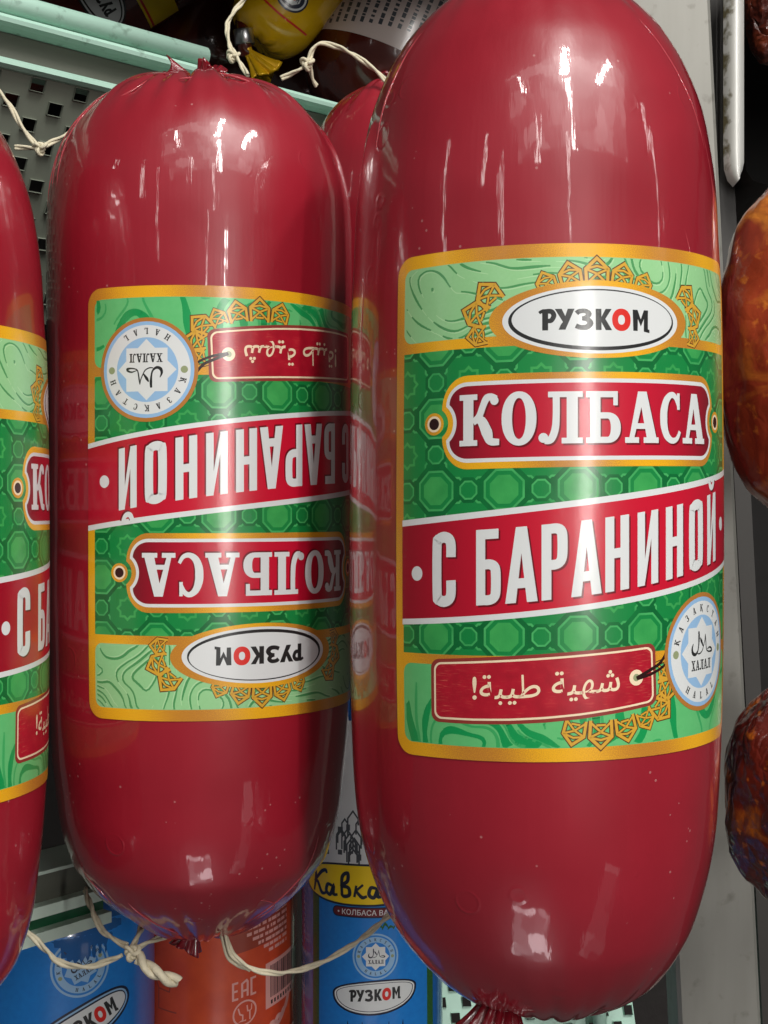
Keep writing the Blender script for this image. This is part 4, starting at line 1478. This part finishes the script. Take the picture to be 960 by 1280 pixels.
# ------------------------------------------------------------------ lower shelf edge (left) and perforated tray (middle)
c = px(92, 1130, 0.405)
low = empty('shelf_edge', tuple(c), 'pale green shelf edge with a dark glassy groove above the corner blue pack', 'shelf')
d2 = Vector((1, 1.25, 0)).normalized()
n2 = Vector((d2.y, -d2.x, 0))
M_GLASS = plain('green_groove', srgb(20, 84, 52), rough=0.08, coat=1.0)
M_PALE = plain('pale_enamel', srgb(196, 214, 200), rough=0.35, var=0.1)
B0, B1 = c - d2 * 0.030, c + d2 * 0.014
B0.z = B1.z = 0
zz = lambda py: (640 - py) / 1650 * 0.405
for nm, a, b, mt, o1 in (('shelf_face', 1082, 1122, M_GREY, -0.004), ('ledge', 1122, 1136, M_PALE, 0.0), ('groove', 1136, 1152, M_GLASS, -0.003), ('ledge', 1152, 1166, M_PALE, 0.001)):
    V, F = [], []
    extrude_profile(V, F, [(o1, zz(b)), (o1, zz(a)), (o1 - 0.02, zz(a)), (o1 - 0.02, zz(b))], B0, B1, n2)
    part(nm, V, F, mt, low, smooth=False)
V, F = [], []
extrude_profile(V, F, [(0.001, zz(1082)), (0.001, zz(1078)), (-0.02, zz(1078)), (-0.02, zz(1082))], B0, B1, n2)
part('top_strip', V, F, M_PALE, low, smooth=False)

# paper tag on that edge
o = mesh_obj('price_tag', [px(78, 1100, 0.432), px(92, 1078, 0.434), px(122, 1108, 0.436), px(104, 1126, 0.434), px(80, 1112, 0.432)] + [px(78, 1100, 0.433), px(92, 1078, 0.435), px(122, 1108, 0.437), px(104, 1126, 0.435), px(80, 1112, 0.433)],
             [(0, 4, 3, 2, 1), (5, 6, 7, 8, 9), (0, 1, 6, 5), (1, 2, 7, 6), (2, 3, 8, 7), (3, 4, 9, 8), (4, 0, 5, 9)], M_PALE, smooth=False)
tag(o, 'small crumpled white tag stuck at the pale green shelf edge', 'tag')

tray = empty('tray', tuple(px(600, 1240, 0.55)), 'mint tray with rectangular holes behind the lower end of the biggest sausage', 'tray')
V, F = [], []
perforated(V, F, px(535, 1165, 0.55), Vector((1, 0.12, 0.0)).normalized(), Vector((0.10, -0.25, -1)).normalized(), 16, 12, 0.0052, 0.0062, 0.0036, 0.0040)
part('perforated_sheet', V, F, M_MINT, tray, smooth=False)
V, F = [], []
tube(V, F, [px(742, 1140, 0.548), px(748, 1240, 0.545), px(752, 1330, 0.54)], 0.0028)
part('rim', V, F, M_MINT, tray)
V, F = [], []
tube(V, F, [px(548, 1150, 0.50), px(548, 1320, 0.49)], 0.0012)
o = mesh_obj('rod', V, F, plain('brown_rod', srgb(150, 110, 90), rough=0.5))
tag(o, 'thin brownish upright rod beside the leaf green border of the middle blue pack', 'rod')

# ------------------------------------------------------------------ right side: post, hams, steel tray
M_POST = None
m, nt, p = nmat('galvanised_post')
tc = N(nt, 'ShaderNodeTexCoord')
mp = N(nt, 'ShaderNodeMapping')
mp.inputs['Scale'].default_value = (90, 90, 14)
nt.links.new(tc.outputs['Object'], mp.inputs['Vector'])
no = N(nt, 'ShaderNodeTexNoise', Scale=1.0, Detail=7.0)
nt.links.new(mp.outputs[0], no.inputs['Vector'])
nb = N(nt, 'ShaderNodeTexNoise', Scale=160, Detail=4.0)
nt.links.new(tc.outputs['Object'], nb.inputs['Vector'])
cc = MIX(nt, no.outputs['Fac'], srgb(122, 121, 114), srgb(160, 159, 152))
cc = MIX(nt, MA(nt, 'MULTIPLY', MA(nt, 'SUBTRACT', nb.outputs['Fac'], 0.60), 4.0, clamp=True), cc, srgb(96, 92, 84))
nt.links.new(cc, p.inputs['Base Color'])
p.inputs['Roughness'].default_value = 0.5
p.inputs['Metallic'].default_value = 0.25
M_POST = m
b0, b1 = px(903, 1330, 0.43), px(834, -60, 0.43)
ax = (b1 - b0).normalized()
sx = Vector((ax.z, 0, -ax.x))
V, F = [], []
w, dp, bv = 0.0134, 0.018, 0.0012
ring = [(-w, bv), (-w + bv, 0), (w - bv, 0), (w, bv), (w, dp), (-w, dp)]
for q in (b0, b1):
    for a, b in ring:
        V.append(q + sx * a + Vector((0, b, 0)) - b0)
n = len(ring)
for i in range(n):
    F.append((i, (i + 1) % n, n + (i + 1) % n, n + i))
F.append(tuple(reversed(range(n))))
F.append(tuple(n + i for i in range(n)))
o = mesh_obj('post', V, F, M_POST, loc=b0, smooth=False)
tag(o, 'grey metal upright post between the biggest sausage and the smoked hams', 'post')
V, F = box_geo(-0.0028, 0.0028, 0, 0.01, 0, 0.40)
o = mesh_obj('strip', V, F, plain('black_strip', (0.03, 0.027, 0.024), rough=0.5), smooth=False)
o.location = px(966, 1330, 0.465)
o.rotation_euler = (0, R_(-3.0), 0)
tag(o, 'dark upright strip along the grey post beside the hams', 'strip')


def ham_mat(name, c1, c2, c3, wr, stretch=(150, 150, 60), yel=0.5):
    """smoked meat: red-brown skin, orange fat patches, fine wrinkles, oily gloss"""
    m, nt, p = nmat(name)
    tc = N(nt, 'ShaderNodeTexCoord')

    def tex(scale, det, dist=0.0, sc=(1, 1, 1)):
        mp = N(nt, 'ShaderNodeMapping')
        mp.inputs['Scale'].default_value = sc
        nt.links.new(tc.outputs['Object'], mp.inputs['Vector'])
        n = N(nt, 'ShaderNodeTexNoise', Scale=scale, Detail=det, Distortion=dist)
        nt.links.new(mp.outputs[0], n.inputs['Vector'])
        return n.outputs['Fac']
    c = MIX(nt, MA(nt, 'MULTIPLY_ADD', tex(48, 6.0, 0.5), 3.4, -1.25, clamp=True), c1, c3)
    c = MIX(nt, MA(nt, 'MULTIPLY', MA(nt, 'SUBTRACT', tex(34, 5.0, 1.2, (1, 1, 1.6)), yel), 6.0, clamp=True), c, c2)
    c = MIX(nt, MA(nt, 'MULTIPLY', MA(nt, 'SUBTRACT', tex(150, 5.0, 0.6), 0.55), 4.0, clamp=True), c, tuple(x * .55 for x in c1))
    c = MIX(nt, MA(nt, 'MULTIPLY', MA(nt, 'SUBTRACT', tex(260, 4.0), 0.60), 4.0, clamp=True), c, tuple(min(1, x * 1.5) for x in c2))
    nt.links.new(c, p.inputs['Base Color'])
    p.inputs['Roughness'].default_value = 0.34
    p.inputs['Coat Weight'].default_value = 1.0
    p.inputs['Coat Roughness'].default_value = 0.09
    v = N(nt, 'ShaderNodeTexVoronoi', Scale=1.0)
    v.feature = 'DISTANCE_TO_EDGE'
    mp = N(nt, 'ShaderNodeMapping')
    mp.inputs['Scale'].default_value = stretch
    nt.links.new(tc.outputs['Object'], mp.inputs['Vector'])
    ad = N(nt, 'ShaderNodeVectorMath')
    ad.operation = 'MULTIPLY_ADD'
    wn = N(nt, 'ShaderNodeTexNoise', Scale=70, Detail=3.0)
    nt.links.new(tc.outputs['Object'], wn.inputs['Vector'])
    nt.links.new(wn.outputs['Color'], ad.inputs[0])
    ad.inputs[1].default_value = (2.4, 2.4, 2.4)
    nt.links.new(mp.outputs[0], ad.inputs[2])
    nt.links.new(ad.outputs[0], v.inputs['Vector'])
    hgt = MA(nt, 'ADD', MA(nt, 'MULTIPLY', v.outputs['Distance'], 2.0, clamp=True), MA(nt, 'MULTIPLY', tex(200, 5.0), 0.8))
    bm = N(nt, 'ShaderNodeBump', Strength=1.0, Distance=wr)
    nt.links.new(hgt, bm.inputs['Height'])
    nt.links.new(bm.outputs[0], p.inputs['Normal'])
    nt.links.new(bm.outputs[0], p.inputs['Coat Normal'])
    return m


def ham(loc, rx, ry, rz, mat, label, lump=0.0012, sd=0.0, tilt=0.0):
    V, F = [], []
    nu, nv = 72, 60
    for j in range(nv + 1):
        ph = PI * j / nv
        s = math.sin(ph) ** 0.85
        for i in range(nu):
            th = 2 * PI * i / nu
            v = Vector((s * math.cos(th), s * math.sin(th), math.cos(ph)))
            k = 1 + (noise.noise(v * 1.7 + Vector((sd, 0, 0))) * 0.5 + noise.noise(v * 5 + Vector((sd, 3, 0))) * 0.18 + noise.noise(v * 11 + Vector((sd, 3, 9))) * 0.07) * lump / rx
            V.append((v.x * rx * k, v.y * ry * k, v.z * rz * k))
    for j in range(nv):
        for i in range(nu):
            k = (i + 1) % nu
            F.append((j * nu + i, (j + 1) * nu + i, (j + 1) * nu + k, j * nu + k))
    o = mesh_obj('smoked_ham', V, F, mat)
    o.location = loc
    o.rotation_euler = (0, tilt, 0)
    tag(o, label, 'ham', 'smoked hams beside the post')
    return o


H1 = ham_mat('smoked_skin_amber', srgb(166, 68, 36), srgb(216, 130, 46), srgb(134, 42, 28), 0.00016, yel=0.47)
H2 = ham_mat('smoked_skin_dark', srgb(100, 30, 18), srgb(206, 112, 26), srgb(56, 16, 12), 0.0007, stretch=(170, 170, 70), yel=0.51)
ham(px(1006, 436, 0.372), 0.0246, 0.0238, 0.0484, H1, 'amber smooth smoked ham, the upper of the two beside the grey post', lump=0.003, sd=1.0)
ham(px(1014, 990, 0.372), 0.0246, 0.0238, 0.0318, H2, 'dark wrinkled smoked ham, the lower one beside the grey post', lump=0.005, sd=6.0)
ham(px(972, -10, 0.470), 0.0125, 0.0125, 0.026, ham_mat('smoked_skin_red', srgb(92, 30, 16), srgb(120, 48, 20), srgb(60, 18, 10), 0.0012), 'small dark smoked ham inside the steel pan, top right corner', lump=0.003, sd=9.0)

m, nt, p = nmat('stained_steel')
tc = N(nt, 'ShaderNodeTexCoord')
a = N(nt, 'ShaderNodeTexNoise', Scale=170, Detail=6.0)
nt.links.new(tc.outputs['Object'], a.inputs['Vector'])
sxyz = N(nt, 'ShaderNodeSeparateXYZ')
nt.links.new(tc.outputs['Object'], sxyz.inputs[0])
f = MA(nt, 'MULTIPLY', MA(nt, 'SUBTRACT', MA(nt, 'MULTIPLY_ADD', sxyz.outputs[0], -60.0, a.outputs['Fac']), 0.64), 8.0, clamp=True)
nt.links.new(MIX(nt, f, (0.80, 0.80, 0.76), srgb(120, 112, 84)), p.inputs['Base Color'])
p.inputs['Metallic'].default_value = 0.35
p.inputs['Roughness'].default_value = 0.28
M_STEEL = m
# pan seen end-on: a bent steel sheet with a rounded lower corner
pan = empty('steel_pan', tuple(px(917, 120, 0.45)), 'stained bright steel pan edge with rounded corner above the upper ham', 'pan')
prof = [(904, -80), (904, 205), (906, 222), (911, 232), (919, 237), (1010, 237)]
prof2 = [(1010, 230), (930, 230), (929, 214), (929, 190), (930, 0), (930, -80)]
V, F = [], []
# front flange: strip between outer and inner outline, rounded in depth
outer = [(904, -80), (904, 60), (904, 130), (904, 190), (905, 212), (909, 226), (916, 234)]
inner = [(930, -80), (930, 60), (930, 130), (930, 190), (930, 203), (928, 213), (924, 222)]
K = 9
for (a, b), (c_, d_) in zip(outer, inner):
    for k in range(K):
        t = k / (K - 1)
        dep = 0.45 - 0.0040 * math.sin(PI * t)
        V.append(px(a + (c_ - a) * t, b + (d_ - b) * t, 0.45) + Vector((0, dep - 0.45, 0)))
for j in range(len(outer) - 1):
    for k in range(K - 1):
        F.append((j * K + k, j * K + k + 1, (j + 1) * K + k + 1, (j + 1) * K + k))
part('flange', V, F, M_STEEL, pan)
V, F = [], []
side = [(930, -80), (930, 190), (933, 214), (942, 226), (960, 231), (1020, 231)]
for a, b in side:
    V += [px(a, b, 0.4505), px(a, b, 0.4505) + Vector((0, 0.10, 0))]
for i in range(len(side) - 1):
    F.append((2 * i, 2 * i + 1, 2 * i + 3, 2 * i + 2))
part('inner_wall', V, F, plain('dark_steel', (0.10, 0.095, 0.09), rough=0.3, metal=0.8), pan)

# ------------------------------------------------------------------ goods at the back, above the rail
BK = 'sausages lying in the dark behind the mint rail'


def lying(loc, R, H, rot, mat, label, ends=0.5, cat='sausage'):
    t = empty('sausage', loc, label, cat, BK)
    t.rotation_euler = rot
    tb = [(.55, .97), (.75, .86), (.88, .68), (.96, .42)]
    pr = Profile(R, H / 2, H / 2, tb, tb)
    body_mesh('casing', pr, mat, t, seg=96, fold=(0.001, 0.001), seed=loc[0] * 40)
    return t, pr


M_BRN = plain('brown_casing', srgb(82, 26, 16), rough=0.25, coat=1.0, var=0.4, scale=60, bump=0.0005, bscale=60)
M_YEL = plain('yellow_film', srgb(224, 176, 16), rough=0.25, coat=1.0, var=0.15, bump=0.0003, bscale=90)
t, pr = lying(px(105, -45, 0.56), 0.036, 0.16, (0, R_(58), 0), M_BRN, 'brown sausage with yellow stripe and white oval badge, behind the mint rail', )
A = Art()
A.rect(-50, -24, 50, -10, 'yellow', 0)
A.rect(-50, -12, 50, -11, 'redo', 2)
A.loops([ell(-15, 2, 19, 8.6, 50)], 'black', 3)
A.loops([ell(-15, 2, 18, 7.7, 50)], 'white', 5)
A.loops([ell(-15, 2, 17, 7.0, 50)], 'black', 6)
A.loops([ell(-15, 2, 16.2, 6.3, 50)], 'white', 7)
logo_word(A, -26, -1.0, 22, 5.4, 9, red='redo')
wrap('label', A.cut(), t, pr.rad, R_(20), 0.0, flip=True, Rn=0.036)

t, pr = lying(px(374, -22, 0.53), 0.0180, 0.064, (0, R_(36), 0), M_YEL, 'yellow sausage end with a dark blue emblem, above the mint rail')
A = Art()
A.xf = lambda x, y: (x * .66 + 7.8, (y + 14) * .66 - 10.5)
A.loops([ell(0, -14, 10.5, 9, 40)], 'navy', 0)
A.loops([ell(0, -14, 9.4, 7.9, 40)], 'white', 2)
A.loops([ell(0, -14, 8.2, 6.7, 40)], 'navy', 3)
A.loops([[(-6, -17), (-2, -19), (3, -18.6), (6, -15), (5, -11), (1, -12.4), (-3, -11), (-6, -13)]], 'white', 5)
logo_word(A, -5, -15.6, 10, 3.2, 7, black='navy')
A.stroke([(-24, -24), (0, -27), (24, -24)], 1.2, 'redo', 2, smooth=8)
wrap('label', A.cut(), t, pr.rad, R_(-6), 0.0, Rn=0.018)

t, pr = lying(px(262, -24, 0.60), 0.030, 0.12, (0, R_(-24), 0), M_BRN, 'dark brown sausage with a metal clip and yellow frill, behind the mint rail')
t.rotation_euler = (0, 0, 0)
e = px(305, 46, 0.52) - Vector(t.location)
ring_clip('clip', t, e, 0.0028, 0.006, M_CLIP, rot=(R_(12), R_(-6), 0))
tube_V, tube_F = [], []
tube(tube_V, tube_F, [e + Vector((-0.004, 0.025, 0.022)), e + Vector((0, 0.004, 0.006)), e, e - Vector((-0.0006, 0, 0.008))], [0.007, 0.0035, 0.0026, 0.003], 16)
mesh_obj('neck', tube_V, tube_F, M_BRN, t)
crimp('frill', t, e + Vector((0.0012, -0.001, -0.006)), plain('yellow_foil', srgb(226, 176, 24), rough=0.25, metal=0.3, var=0.3, scale=300), r0=0.0016, r1=0.0062, h=0.012, pleats=8, rot=(R_(180), R_(-42), 0), seed=12, squash=0.7)

lying(px(470, 70, 0.74), 0.034, 0.15, (0, R_(74), 0), M_BRN, 'dark brown sausage end beside the white text label, deep in shade')
lying(px(200, -70, 0.70), 0.040, 0.20, (0, R_(90), 0), M_BRN, 'long dark brown sausage farthest back, deep in shade')
# sausage wearing the white text sticker
t, pr = lying(px(520, -8, 0.56), 0.036, 0.13, (0, R_(22), 0), M_BRN, 'dark sausage wearing a whitish text sticker, behind the biggest sausage')
A = Art()
A.loops([rrect(-50, -36, 34, 50, 3)], 'paper', 0)
rng = random.Random(8)
for i in range(21):
    x = -47 + i * 3.7
    if i in (2,):
        continue
    y = -34 + abs(i - 5) * .6
    while y < 48:
        l = rng.uniform(.6, 2.4)
        A.rect(x, y, x + (1.5 if i > 2 else 1.9), y + l, 'sketch' if i > 2 else 'rust', 2)
        y += l + rng.choice((.35, .35, .9))
wrap('sticker', A.cut(), t, pr.rad, R_(-4), 0.0, Rn=0.034)
